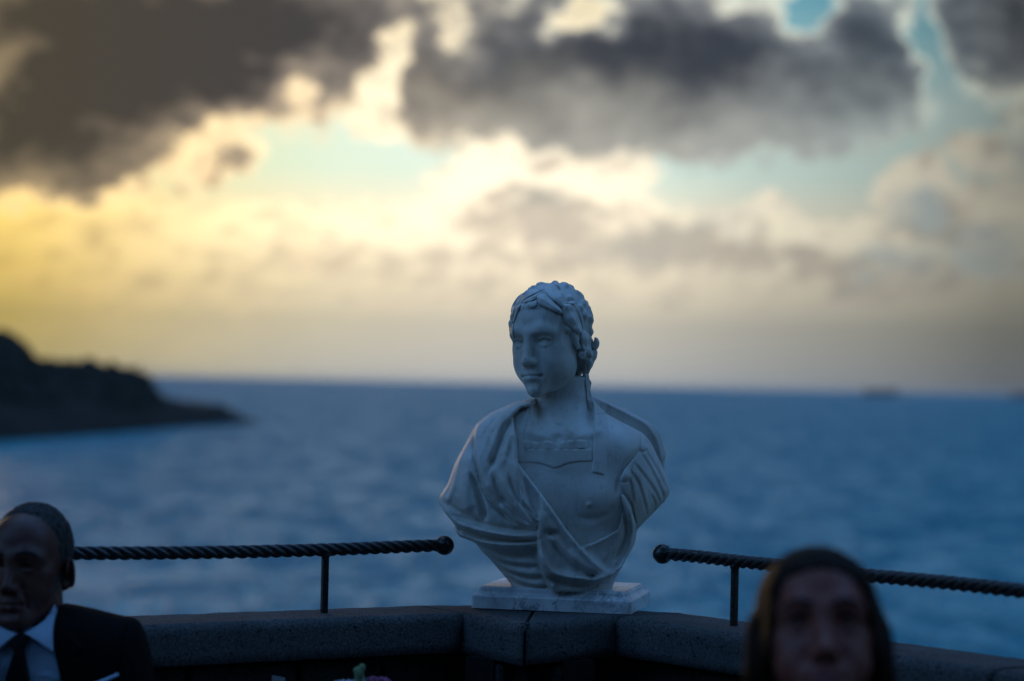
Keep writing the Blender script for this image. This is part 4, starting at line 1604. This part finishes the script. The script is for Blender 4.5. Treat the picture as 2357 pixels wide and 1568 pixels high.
def bust_wreath(root, hv, hf):
    bvh = BVHTree.FromPolygons(hv.tolist(), hf.tolist())
    Lf = [
        # behind first: outline, spine (both on the enlargement)
        ([(862, 335), (930, 308), (1005, 312), (1045, 385), (1085, 500), (1105, 570), (1092, 640), (1060, 560), (1000, 430), (930, 350)], [(890, 330), (1010, 370), (1090, 620)], .006),
        ([(1190, 740), (1222, 770), (1238, 840), (1244, 890), (1225, 905), (1205, 850)], [(1198, 750), (1222, 830), (1228, 895)], .006),
        ([(1240, 735), (1275, 745), (1300, 795), (1292, 850), (1262, 892), (1236, 880), (1232, 800)], [(1255, 745), (1272, 810), (1252, 885)], .008),
        ([(1180, 905), (1270, 895), (1266, 985), (1238, 1035), (1200, 1115), (1152, 1116), (1150, 1060), (1170, 980)], [(1225, 905), (1215, 1000), (1172, 1108)], .009),
        ([(212, 428), (222, 370), (250, 310), (300, 240), (366, 195), (398, 200), (345, 262), (300, 330), (262, 400), (240, 490), (226, 480)], [(370, 200), (285, 290), (232, 480)], .006),
        ([(300, 305), (322, 258), (372, 226), (420, 186), (480, 150), (560, 118), (608, 104), (612, 132), (575, 180), (500, 215), (430, 250), (352, 300)], [(604, 115), (470, 185), (312, 295)], .007),
        ([(346, 325), (380, 290), (450, 262), (530, 214), (598, 190), (596, 214), (545, 258), (470, 300), (400, 322)], [(592, 202), (470, 268), (355, 322)], .005),
        ([(236, 500), (250, 430), (288, 360), (322, 338), (338, 348), (306, 420), (272, 500), (250, 560)], [(328, 345), (280, 430), (248, 545)], .005),
        ([(436, 378), (452, 335), (494, 308), (532, 298), (530, 330), (500, 372), (462, 400)], [(525, 305), (485, 340), (450, 390)], .004),
        ([(615, 150), (622, 92), (655, 72), (700, 86), (742, 112), (800, 180), (858, 262), (884, 322), (848, 388), (790, 352), (702, 282), (640, 222)], [(640, 92), (740, 210), (852, 370)], .0095),
        ([(524, 258), (560, 228), (632, 218), (690, 285), (760, 350), (812, 392), (838, 432), (822, 468), (770, 450), (690, 418), (600, 380), (545, 345)], [(545, 265), (680, 340), (822, 450)], .0085),
        ([(832, 452), (842, 395), (876, 345), (945, 350), (1008, 420), (1045, 520), (1085, 640), (1052, 704), (1000, 682), (905, 604), (852, 534)], [(875, 362), (960, 510), (1058, 690)], .0105),
        ([(1068, 690), (1105, 668), (1152, 682), (1192, 742), (1212, 850), (1220, 935), (1208, 978), (1178, 976), (1102, 904), (1066, 832), (1058, 745)], [(1108, 680), (1145, 810), (1198, 970)], .0100),
    ]
    for o, sp, fat in Lf:
        leaf('laurel_leaf', Z3(o), Z3(sp), bvh, root, M_MARBLE, fat=fat)
    # curl in front of the ear and lock below it
    leaf('hair_lock', Z3([(1105, 930), (1150, 935), (1168, 1000), (1150, 1090), (1130, 1180), (1118, 1232), (1104, 1170), (1090, 1110), (1100, 1020)]), Z3([(1135, 940), (1135, 1050), (1118, 1220)]), bvh, root, M_MARBLE, fat=.006)
    leaf('ear_tip', Z3([(184, 562), (198, 536), (228, 534), (242, 560), (244, 640), (252, 745), (236, 742), (210, 660)]), Z3([(210, 550), (226, 640), (242, 735)]), bvh, root, M_MARBLE, fat=.006)
    # ribbon from the wreath lying down the neck on to the shoulder
    tb = [c for c in root.children if c.name.startswith('torso')][0].data
    off = np.array(root.location)
    tv = np.array([tuple(q.co) for q in tb.vertices]) + off
    tbv = BVHTree.FromPolygons(tv.tolist(), [tuple(p.vertices) for p in tb.polygons])
    leaf('wreath_ribbon', Z2([(1060, -70), (1092, -60), (1098, 0), (1108, 60), (1130, 108), (1165, 150), (1202, 190), (1150, 192), (1112, 174), (1086, 130), (1078, 60), (1072, 0)]), Z2([(1076, -62), (1094, 70), (1185, 185)]), tbv, root, M_MARBLE, fat=.005, groove=True)


BUST = build_bust()
HV, HF = bust_head(BUST)
bust_wreath(BUST, HV, HF)
#PEOPLE
# ------------------------------------------------------------------ people
def mat_skin(name, base, lips):
    m, g, b = material(name, base, .5, spec=.4)
    p = coords(g)
    n = g.noise(p, 60, 4, .6).outputs['Fac']
    c = g.mix(g.mapr(n, .35, .7), tuple(x * .85 for x in base), base)
    g.put(b.inputs['Base Color'], c)
    bump(g, b, g.noise(p, 260, 3, .6).outputs['Fac'], .0008, .5)
    return m


def mat_cloth(name, base, rough=.9, scale=900):
    m, g, b = material(name, base, rough, spec=.08)
    p = coords(g)
    n = g.noise(p, 14, 4, .6).outputs['Fac']
    g.put(b.inputs['Base Color'], g.mix(g.mapr(n, .3, .7), tuple(x * .8 for x in base), base))
    bump(g, b, g.m('ADD', g.m('MULTIPLY', g.noise(p, scale, 2).outputs['Fac'], .15), g.noise(p, 22, 3, .5).outputs['Fac']), .004, .5)
    return m


def mat_hair(name, base, base2):
    m, g, b = material(name, base, .65, spec=.12)
    p = coords(g)
    st = g.n('ShaderNodeMapping')
    st.inputs['Scale'].default_value = (1, 1, .12)
    g.put(st.inputs[0], p)
    n = g.noise(st.outputs[0], 260, 3, .6).outputs['Fac']
    g.put(b.inputs['Base Color'], g.mix(g.mapr(n, .35, .65), base, base2))
    bump(g, b, n, .0018, .8)
    return m


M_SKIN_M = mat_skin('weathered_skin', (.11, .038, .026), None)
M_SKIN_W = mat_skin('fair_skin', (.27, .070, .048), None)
M_HAIR_M = mat_hair('short_greying_hair', (.012, .011, .010), (.07, .066, .062))
M_HAIR_W = mat_hair('brown_hair', (.012, .006, .004), (.030, .013, .006))
M_SUIT = mat_cloth('black_suit_wool', (.004, .004, .0045))
M_SHIRT = mat_cloth('pale_shirt_cotton', (.40, .52, .66), .8, 1500)
M_TIE = mat_cloth('black_tie_silk', (.006, .006, .008), .5)
M_DRESS = mat_cloth('dark_dress_fabric', (.012, .010, .012))
M_LIP = material('lip_colour', (.20, .045, .045), .45)[0]
M_LIP_M = material('pale_lips', (.11, .034, .026), .5)[0]
M_BROW = material('eyebrow_hair', (.015, .010, .008), .8)[0]
M_LASH = material('eyelash', (.006, .005, .005), .7)[0]


def mat_eye():
    m, g, b = material('eye', (.5, .5, .5), .12)
    p = coords(g)
    d = g.v('LENGTH', g.v('SUBTRACT', p, (0, -.0128, 0)))
    c = g.mix(g.mapr(d, .0058, .0066), (.05, .03, .02), (.55, .53, .5))
    c = g.mix(g.mapr(d, .0024, .0030), (.004, .004, .004), c)
    g.put(b.inputs['Base Color'], c)
    return m


M_EYE = mat_eye()


def place_head(c, yaw, pitch, roll, s=1.0):
    return Matrix.Translation(c) @ Matrix.Rotation(R(roll), 4, 'Y') @ Matrix.Rotation(R(yaw), 4, 'Z') @ Matrix.Rotation(R(pitch), 4, 'X') @ Matrix.Scale(s, 4)


def xf(M, v):
    A = np.array(M)
    return np.asarray(v) @ A[:3, :3].T + A[:3, 3]


def face_bits(root, M, kind):
    """eyes, brows and lips"""
    for s in (-1, 1):
        v, f = sphere((0, 0, 0), .0138, 20)
        me = bpy.data.meshes.new('eye')
        me.from_pydata(v, [], f)
        me.polygons.foreach_set('use_smooth', [True] * len(me.polygons))
        me.materials.append(M_EYE)
        o = bpy.data.objects.new('eye', me)
        COL.objects.link(o)
        o.parent = root
        mw = M @ Matrix.Translation((s * .031, -.0687, -.001)) @ Matrix.Rotation(R(-6), 4, 'X')
        o.matrix_local = Matrix.Translation(-root.location) @ mw
        V = Vol((-.06, -.11, 0), (.06, -.05, .05), .0015)
        V.chain([(s * .011, -.0965, .0215), (s * .020, -.0985, .0255), (s * .032, -.0975, .0280), (s * .043, -.0890, .0250), (s * .051, -.0800, .0195)], [.0030, .0034, .0034, .0028, .0018], .002)
        v, f = V.mesh(1)
        mesh_np('eyebrow', xf(M, v), f, M_BROW, root)
        if kind == 'woman':                                                     # dark lashes along both lids
            V = Vol((-.06, -.11, -.03), (.06, -.05, .03), .0013)
            V.chain([(s * .0165, -.0805, .002), (s * .0235, -.0865, .0080), (s * .032, -.0875, .0093), (s * .041, -.0815, .0065), (s * .049, -.0725, .0020)], [.0014, .0022, .0026, .0026, .0016], .002)
            V.chain([(s * .0190, -.0805, -.0035), (s * .027, -.0840, -.0085), (s * .036, -.0825, -.0085), (s * .046, -.0735, -.0030)], [.0010, .0013, .0014, .0012], .002)
            v, f = V.mesh(1)
            mesh_np('eyelashes', xf(M, v), f, M_LASH, root)
    V = Vol((-.04, -.12, -.1), (.04, -.06, -.05), .0012)
    for s in (-1, 1):
        V.cap((s * .0180, -.0888, -.0694), (s * .004, -.0970, -.0664), .0026, .0042, .004)
        V.cap((s * .0155, -.0888, -.0750), (0, -.0955, -.0776), .0034, .0055, .004)
        V.chain([(0, -.1015, -.0712), (s * .010, -.0985, -.0718), (s * .0215, -.0885, -.0712)], [.0017, .0016, .0014], .0015, 's')
    v, f = V.mesh(1)
    mesh_np('lips', xf(M, v), f, M_LIP if kind == 'woman' else M_LIP_M, root)


def with_shoulders(kind, h, twist, tilt=0.0):
    """head joined to neck, shoulders and chest in one field; the trunk is turned by twist degrees under the head"""
    F = face_volume(h, kind)
    lo, hi = np.array((-.27, -.14, -.52)), np.array((.27, .20, .145))
    V = Vol(lo, hi, h)
    i0 = np.round((F.lo - V.lo) / h).astype(int)
    # keep the two grids in step
    V = Vol(F.lo - i0 * h, hi, h)
    n = F.f.shape
    V.f[i0[0]:i0[0] + n[0], i0[1]:i0[1] + n[1], i0[2]:i0[2] + n[2]] = F.f
    nk = .056 if kind == 'man' else .048
    piv = Vector((0, .025, -.09))
    T = Matrix.Rotation(R(tilt), 3, 'X') @ Matrix.Rotation(R(twist), 3, 'Z')

    def at(x, y, z):
        return tuple(piv + T @ (Vector((x, y, z)) - piv))
    V.chain([(0, .020, -.060), at(0, .030, -.120), at(0, .045, -.190)], [nk, nk - .002, nk + .006], .02)
    w = .165 if kind == 'man' else .145
    for s in (-1, 1):
        a, b = at(s * .03, .045, -.185), at(s * w, .045, -.245)
        V.cap(a, b, .045, .048, .05)
        V.cap(b, at(s * (w + .03), .045, -.45), .044, .038, .03)
    V.ell(at(0, .045, -.36), (w, .085, .17), .05, rot=(tilt, 0, 0))
    return V


def carve_at(rel, D, *a, **k):
    global MPP
    keep = MPP
    MPP = D / FPX
    o = np.array(W(0, 0, D))
    ex = np.array(W(1, 0, D)) - o
    ey = np.array(W(0, 1, D)) - o

    def tw(v):
        q = o + v[:, :1] * ex + v[:, 1:2] * ey
        q[:, 1] -= v[:, 2]
        return q
    r = carve(rel, *a, to_world=tw, **k)
    MPP = keep
    return r


def man():
    D = 4.42
    c = W(69, 1304, D)
    root = empty('person', (c.x, c.y, .0), 'person with short grey hair in a black suit, pale shirt and dark tie', 'person')
    M = place_head(c, -12, -4, -2, .945)
    V = with_shoulders('man', .0028, 9, 4)
    v, f = V.mesh(1)
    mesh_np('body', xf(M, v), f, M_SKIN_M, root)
    face_bits(root, M, 'man')
    # cropped hair
    H = Vol((-.1, -.12, -.08), (.1, .14, .15), .0022)
    H.ell((0, .0145, .0355), (.0732, .0915, .0815), .01)
    H.ell((0, .020, .046), (.068, .078, .078), .015)
    H.ell((0, .055, -.015), (.057, .045, .052), .02)
    g = np.meshgrid(*H.ax, indexing='ij')
    hl = np.minimum(g[2] - (.070 - .10 * np.abs(g[0]) / .07) + 1.15 * np.maximum(0, g[1] + .075) * 0 + 0, 9)
    line = np.where(g[1] < -.022, g[2] - (.073 - .8 * np.maximum(0, g[1] + .075) + .35 * np.maximum(0, .03 - np.abs(np.abs(g[0]) - .035))), np.where(g[1] < -.004, g[2] + .012, g[2] - (-.005 - .9 * g[1])))
    pl = np.stack([q.ravel() for q in g], 1)
    fz = vnoise(pl * (330, 260, 150), 3).reshape(g[0].shape) * .0019
    H.f = np.maximum(H.f + fz, -line * .6).astype(np.float32)
    v, f = H.mesh(0)
    mesh_np('hair', xf(M, v), f, M_HAIR_M, root)
    # clothes
    z4 = lambda p: [(x * .27614, 1135.6 + y * .27614) for x, y in p]
    rl = Relief(-270, 1370, 420, 2110)
    rt = [(455, 905), (505, 910), (600, 924), (720, 950), (860, 984), (1000, 1016), (1080, 1026), (1128, 1062), (1172, 1150), (1210, 1270), (1236, 1400), (1252, 1568), (1270, 1800), (1270, 2300), (1240, 3000), (1180, 3480)]
    ax = 252
    out = rt + [(2 * ax - x, y + 6) for x, y in rt[::-1]]
    sdo = rl.sd(z4(out))
    u, _ = rl.inflate(sdo, 1, 1200)
    base = np.sqrt(np.maximum(u, 0)) * .125
    X, Y = rl.X / .27614, (rl.Y - 1135.6) / .27614
    ve = [(250, 800), (490, 890), (512, 1100), (524, 1240), (548, 1330), (600, 1568), (640, 1800), (560, 2150), (430, 2500), (330, 2800), (250, 2500), (120, 2150), (60, 1800), (76, 1568), (66, 1330), (60, 1200), (30, 1080), (6, 985), (20, 890)]
    sdv = rl.sd(z4(ve))
    L = lambda pts, w, h: rl.line(z4(pts), w * .276, h * .001)
    jk = base + .004
    lap = rl.sd(z4([(500, 905), (560, 980), (640, 1120), (760, 1210), (690, 1290), (740, 1330), (690, 1700), (640, 1900), (600, 1568), (545, 1330), (520, 1235)]))
    jk += rl.step(lap, 2.5, .006)
    lap2 = rl.sd(z4([(4, 985), (-60, 1000), (-130, 1120), (-250, 1210), (-180, 1290), (-230, 1330), (-60, 1800), (60, 1800), (76, 1568), (66, 1330)]))
    jk += rl.step(lap2, 2.5, .006)
    jk += L([(1090, 1040), (1060, 1200), (1010, 1500), (990, 1900), (1000, 2500)], 22, -9) + L([(-590, 1040), (-560, 1200), (-510, 1500), (-490, 1900), (-500, 2500)], 22, -9)
    jk += L([(700, 960), (720, 1100)], 30, 3) + L([(1100, 1250), (1160, 1400), (1180, 1700)], 20, 4)
    sdj = np.minimum(sdo, -sdv)
    outp = np.where(sdo > 0, 0, sdo * D / FPX).astype(np.float32)
    hb = -np.sqrt(np.maximum(u, 0)) * .10
    low = np.where(sdo > 0, hb, -outp)
    kw = dict(step=3, hs=.004, edge=.004, it=1)
    # the coat hangs round the shoulders, a little behind the plane of the face
    sh = -.035
    v, f = carve_at(rl, D, np.where(sdo > 0, jk + sh, outp + sh), low + sh, sdj, -.16, .17, **kw)
    mesh_np('jacket', v, f, M_SUIT, root)
    shp = rl.sd(z4([(x + (14 if x > ax else -14), y) for x, y in ve]))
    st = base - .004 + L([(330, 1500), (420, 1440), (500, 1450), (580, 1490)], 16, 5) + L([(120, 1330), (100, 1420), (90, 1540)], 14, 4)
    v, f = carve_at(rl, D, np.where(sdo > 0, st + sh, outp + sh), low * .9 + sh, np.minimum(np.minimum(shp, sdo - 1), (rl.Y - 1135.6 - 1060 * .276)), -.14, .15, **kw)
    mesh_np('shirt', v, f, M_SHIRT, root)
    k2 = dict(step=1, hs=.0025, edge=.002, it=1)
    for name, poly, hh, mt in (('collar', [(486, 885), (500, 1000), (506, 1110), (523, 1238), (470, 1210), (400, 1162), (330, 1122), (284, 1104), (350, 1062), (430, 1000)], .020, M_SHIRT),
                               ('collar', [(4, 925), (20, 960), (70, 1020), (140, 1070), (226, 1106), (160, 1160), (110, 1205), (70, 1240), (45, 1140), (15, 1020)], .020, M_SHIRT),
                               ('tie', [(176, 1128), (250, 1100), (322, 1126), (300, 1190), (278, 1240), (292, 1300), (320, 1420), (336, 1568), (345, 1700), (330, 2200), (250, 2300), (160, 2200), (115, 1700), (124, 1568), (150, 1420), (190, 1300), (206, 1240), (186, 1180)], .017, M_TIE),
                               ('pocket_square', [(828, 1506), (930, 1468), (1030, 1426), (1042, 1446), (930, 1500), (826, 1548)], .017, M_SHIRT)):
        r2 = Relief(int(min(z4([q])[0][0] for q in poly)) - 6, int(min(z4([q])[0][1] for q in poly)) - 6, int(max(z4([q])[0][0] for q in poly)) + 6, int(max(z4([q])[0][1] for q in poly)) + 6)
        i0, j0 = r2.x0 - rl.x0, r2.y0 - rl.y0
        b2 = base[i0:i0 + r2.X.shape[0], j0:j0 + r2.X.shape[1]]
        if name in ('collar', 'tie'):
            yy = (r2.Y - 1135.6) / .27614
            b2 = np.maximum(b2, .075 - .02 * np.clip((1000 - yy) / 120, 0, 1))
        s2 = r2.sd(z4(poly))
        v, f = carve_at(r2, D, b2 + hh + sh + r2.step(s2, 3, .003), b2 - .03 + sh, s2, -.1, .17, **k2)
        mesh_np(name, v, f, mt, root)
    # seated legs below the frame
    T = Vol((-.3, -.6, 0), (.3, .2, .62), .012)
    cx = W(70, 1568, D).x - root.location.x
    for s in (-1, 1):
        T.chain([(s * .10 + cx, .03, .52), (s * .12 + cx, -.40, .50), (s * .11 + cx, -.42, .06)], [.095, .072, .055], .03)
        T.cap((s * .11 + cx, -.40, .04), (s * .12 + cx, -.56, .03), .042, .032, .02)
    v, f = T.mesh(1)
    v = v + np.array((c.x, c.y, 0))
    mesh_np('trousers', v, f, M_SUIT, root)


def woman():
    D = 3.0
    M0 = place_head(Vector(), -3, -19, -2.5, .985)
    c = W(1894, 1436, D) - M0 @ Vector((0, -.083, 0))
    root = empty('person', (c.x, c.y, .0), 'person with long brown hair, close and blurred, face tilted up', 'person')
    M = place_head(c, -3, -19, -2.5, .985)
    V = with_shoulders('woman', .003, 0, 19)
    V.ell((0, -.101, -.0735), (.0135, .012, .0035), .003, 's')            # lips just parted
    v, f = V.mesh(1)
    mesh_np('body', xf(M, v), f, M_SKIN_W, root)
    face_bits(root, M, 'woman')
    # hair drawn back from a low rounded hairline, falling behind the shoulders
    F = face_volume(.003, 'woman')
    H = Vol((-.135, -.14, -.155), (.135, .16, .16), .003)
    i0 = np.round((F.lo - np.array((-.135, -.14, -.155))) / .003).astype(int)
    H = Vol(F.lo - i0 * .003 - np.array((0, 0, .348)), (.135, .16, .16), .003)
    i0 = np.round((F.lo - H.lo) / .003).astype(int)
    n = F.f.shape
    H.f[i0[0]:i0[0] + n[0], i0[1]:i0[1] + n[1], i0[2]:i0[2] + n[2]] = F.f[:, :, :H.f.shape[2] - i0[2]]
    g = np.meshgrid(*H.ax, indexing='ij')
    hl = np.interp(np.abs(g[0]), [0, .02, .04, .052, .060, .065, .070, .09], [.069, .068, .062, .046, .018, -.02, -.07, -.10])
    reg = np.maximum(g[2] - hl, np.minimum(g[1] + .010, g[2] + .13))
    H.f = (H.f - .0020 - .0065 * np.clip(reg / .03, 0, 1)).astype(np.float32)
    H.f = (-smin(-H.f, reg * .6, .003)).astype(np.float32)
    for s in (-1, 1):
        H.chain([(s * .068, .000, .020), (s * .074, .020, -.05), (s * .070, .055, -.13), (s * .068, .090, -.24), (s * .060, .125, -.38)], [.016, .020, .032, .038, .030], .02)
    H.ell((0, .075, -.08), (.070, .045, .12), .03)
    g = np.meshgrid(*H.ax, indexing='ij')
    pl = np.stack([q.ravel() for q in g], 1)
    H.f = (H.f + vnoise(pl * (150, 150, 22), 3).reshape(g[0].shape) * .0018).astype(np.float32)
    v, f = H.mesh(0)
    mesh_np('hair', xf(M, v), f, M_HAIR_W, root)
    # dress over the trunk, seated
    T = Vol((-.34, -.62, 0), (.34, .26, 1.12), .011)
    w = .15
    zc = c.z
    T.ell((0, .055, zc - .43), (.172, .122, .20), .03)
    T.ell((0, .05, zc - .66), (.165, .115, .16), .05)
    for s in (-1, 1):
        T.chain([(s * .10, .05, zc - .265), (s * .178, .05, zc - .30), (s * .205, .03, zc - .52), (s * .15, -.18, zc - .60)], [.052, .062, .054, .042], .03)
        T.chain([(s * .09, .03, .50), (s * .10, -.38, .50), (s * .09, -.40, .10)], [.10, .078, .06], .05)
        T.cap((s * .09, -.38, .05), (s * .09, -.50, .03), .035, .025, .02)
    v, f = T.mesh(1)
    mesh_np('dress', v + np.array((c.x, c.y, 0)), f, M_DRESS, root)


man()
woman()


# ------------------------------------------------------------------ table with flowers at the bottom edge
M_LINEN = mat_cloth('white_table_linen', (.45, .46, .48), .8)
M_GLASS = material('vase_ceramic', (.35, .36, .37), .3)[0]
M_ROSE = mat_cloth('dusky_pink_petal', (.36, .13, .25), .6)
M_WHITE = mat_cloth('white_petal', (.50, .55, .60), .6)
M_STEM = mat_cloth('green_stem', (.06, .11, .03), .6)
M_BUD = mat_cloth('pale_green_bud', (.22, .32, .17), .6)
M_WOOD = material('dark_table_wood', (.05, .03, .02), .6)[0]
TX, TY, TZ = -.32, 4.32, .75


def table():
    t = empty('dinner_table', (TX, TY, 0), 'round dinner table under a pale cloth below the flowers', 'table')
    v, f = lathe((TX, TY, 0), [(.001, TZ - .03), (.44, TZ - .03), (.44, TZ - .006), (.001, TZ - .006)], 48)
    mesh_np('table_top', v, f, M_WOOD, t, smooth=False)
    v, f = lathe((TX, TY, 0), [(.22, 0), (.22, .03), (.05, .06), (.04, TZ - .032)], 24)
    mesh_np('pedestal', v, f, M_WOOD, t, smooth=False)
    V, F = [], []
    N = 96
    prof = [(0.001, TZ), (.3, TZ), (.438, TZ), (.447, TZ - .005), (.452, TZ - .03), (.47, TZ - .2), (.49, TZ - .42)]
    for r_, z in prof:
        for k in range(N):
            a = 2 * math.pi * k / N
            d = max(0, TZ - .03 - z)
            rr = r_ + .06 * d / .4 * math.sin(a * 11 + .5 * math.sin(a * 3))
            V.append((TX + rr * math.cos(a), TY + rr * math.sin(a), z))
    for i in range(len(prof) - 1):
        for k in range(N):
            F.append((i * N + k, i * N + (k + 1) % N, (i + 1) * N + (k + 1) % N, (i + 1) * N + k))
    o = mesh_np('tablecloth', V, F, M_LINEN)
    tag(o, 'pale cloth draped over the round dinner table', 'tablecloth')


table()


def petal(c, yaw, tilt, w, h, curl, mat, name, parent, cup=.3):
    V, F = [], []
    M = Matrix.Translation(c) @ Matrix.Rotation(yaw, 4, 'Z') @ Matrix.Rotation(tilt, 4, 'X')
    NU, NV = 7, 6
    for side in (0, 1):
        for j in range(NV):
            t = j / (NV - 1)
            wd = w * math.sin(math.pi * (.12 + .78 * t)) ** .7
            for i in range(NU):
                u = i / (NU - 1) * 2 - 1
                x = u * wd
                y = -h * .12 * side * .2 + cup * w * (u * u) - curl * h * max(0, t - .6) ** 2 * 4 * (1 - .3 * u * u)
                z = h * t * (1 - .12 * u * u)
                V.append(tuple(M @ Vector((x, y - side * .0008, z))))
    n = NU * NV
    for j in range(NV - 1):
        for i in range(NU - 1):
            a = j * NU + i
            F.append((a, a + 1, a + NU + 1, a + NU))
            F.append((n + a, n + a + NU, n + a + NU + 1, n + a + 1))
    per = [i for i in range(NU)] + [j * NU + NU - 1 for j in range(1, NV)] + [(NV - 1) * NU + i for i in range(NU - 2, -1, -1)] + [j * NU for j in range(NV - 2, 0, -1)]
    for a, b in zip(per, per[1:] + per[:1]):
        F.append((a, n + a, n + b, b))
    return mesh_np(name, V, F, mat, parent)


def stem(parent, a, b, r=.0028):
    V = Vol(tuple(min(a[i], b[i]) - .02 for i in range(3)), tuple(max(a[i], b[i]) + .02 for i in range(3)), .0016 if False else .004)
    v, f = [], []
    a, b = Vector(a), Vector(b)
    d = (b - a).normalized()
    s = d.orthogonal().normalized()
    t = d.cross(s)
    for k in range(7):
        p = a + (b - a) * (k / 6) + s * .008 * math.sin(k / 6 * math.pi)
        for i in range(8):
            q = p + (s * math.cos(i * math.pi / 4) + t * math.sin(i * math.pi / 4)) * r
            v.append(tuple(q))
    for k in range(6):
        for i in range(8):
            f.append((k * 8 + i, k * 8 + (i + 1) % 8, (k + 1) * 8 + (i + 1) % 8, (k + 1) * 8 + i))
    f += [tuple(range(8))[::-1], tuple(range(48, 56))]
    return mesh_np('stem', v, f, M_STEM, parent)


VX, VY = -.283, 4.42
vt = empty('flower_vase', (VX, VY, TZ), 'pale vase holding the flowers on the dinner table', 'vase')
v, f = lathe((VX, VY, TZ), [(.03, .002), (.042, .01), (.05, .05), (.04, .10), (.03, .125), (.034, .14), (.031, .14), (.027, .126), (.036, .10), (.045, .05), (.03, .012)], 28)
mesh_np('vase_body', v, f, M_GLASS, vt)
# the rose
rc = W(864, 1581, VY)
t = empty('rose', rc, 'dusky pink rose head rising into the bottom edge, beside the white blooms', 'flower')
stem(t, (VX + .008, VY, TZ + .03), tuple(rc - Vector((0, 0, .012))))
for ring, (n_, rad, til, w_, h_, cu) in enumerate([(3, .003, 2, .011, .030, -.1), (4, .007, 6, .014, .033, .0), (5, .011, 16, .018, .034, .12), (6, .014, 34, .021, .033, .3)]):
    for k in range(n_):
        a = 2 * math.pi * (k + .37 * ring) / n_ + random.uniform(-.15, .15)
        q = rc + Vector((math.sin(a) * rad, -math.cos(a) * rad, -.012 - .002 * ring))
        petal(q, a, R(til + random.uniform(-4, 4)), w_, h_, cu, M_ROSE, 'petal', t, cup=-.45)
# white blooms
for (px, py, lab, n_) in ((795, 1580, 'white bloom, lowest and leftmost of the flowers at the bottom edge', 7), (833, 1574, 'small white bloom between the budding sprig and the rose', 6)):
    q = W(px, py, VY + .01)
    t = empty('white_flower', q, lab, 'flower')
    stem(t, (VX - .006, VY + .004, TZ + .03), tuple(q - Vector((0, 0, .006))))
    for ring in range(3):
        for k in range(n_):
            a = 2 * math.pi * (k + .5 * ring) / n_
            petal(q + Vector((math.sin(a) * .004 * (ring + 1), -math.cos(a) * .004 * (ring + 1), -.006)), a, R(18 + 26 * ring), .008 + .002 * ring, .019 + .003 * ring, .2, M_WHITE, 'petal', t, cup=-.3)
# sprig of buds
q0 = W(834, 1580, VY - .01)
t = empty('budding_sprig', q0, 'thin green sprig with pale buds standing above the flowers', 'flower')
q1 = W(829, 1545, VY - .01)
stem(t, (VX - .004, VY - .004, TZ + .03), tuple(q1), .0022)
for (x, y, r_) in ((833.5, 1537, .0062), (827, 1546, .0088), (820, 1544, .0055), (824, 1556, .0064), (832, 1558, .0055), (829, 1566, .006)):
    c = W(x, y, VY - .012 + random.uniform(-.004, .004))
    v, f = sphere(tuple(c), r_, 12, rz=r_ * 1.2)
    mesh_np('bud', v, f, M_BUD, t)
# folded card standing on the table
cw = W(641, 1561, 4.66)
bm = bmesh.new()
ws = .0125
top = cw.z + .005
pts = [(-ws, -.004), (ws * .9, -.002)]
vs = []
for s in (-1, 1):
    for x, y, z in ((-ws * 1.3, s * .022, TZ + .001), (ws * 1.3, s * .022, TZ + .001), (ws, s * .0012, top - .004), (-ws, s * .0012, top)):
        vs.append(bm.verts.new((cw.x + x, cw.y + y, z)))
for s in (0, 4):
    bm.faces.new(vs[s:s + 4])
bm.faces.new((vs[3], vs[2], vs[6], vs[7]))
bm.faces.new((vs[0], vs[3], vs[7], vs[4]))
bm.faces.new((vs[1], vs[5], vs[6], vs[2]))
bm.faces.new((vs[0], vs[4], vs[5], vs[1]))
o = mesh_bm('table_card', bm, material('grey_card', (.22, .23, .23), .8)[0])
tag(o, 'tip of a tall pale folded card standing on the table before the parapet', 'card')

# ------------------------------------------------------------------ haze over the sea
def haze():
    bm = bmesh.new()
    box_bm(bm, (-61000, -500, SEA - 1.0), (61000, 63000, 90))
    m = bpy.data.materials.new('sea_haze')
    m.use_nodes = True
    nt = m.node_tree
    nt.nodes.clear()
    o = nt.nodes.new('ShaderNodeOutputMaterial')
    v = nt.nodes.new('ShaderNodeVolumePrincipled')
    v.inputs['Color'].default_value = (.92, .93, .95, 1)
    v.inputs['Density'].default_value = HAZE
    v.inputs['Anisotropy'].default_value = .35
    nt.links.new(v.outputs[0], o.inputs['Volume'])
    h = mesh_bm('haze', bm, m)
    tag(h, kind='stuff', label='thin evening haze over the sea', cat='haze')


HAZE = 0.8e-5
haze()
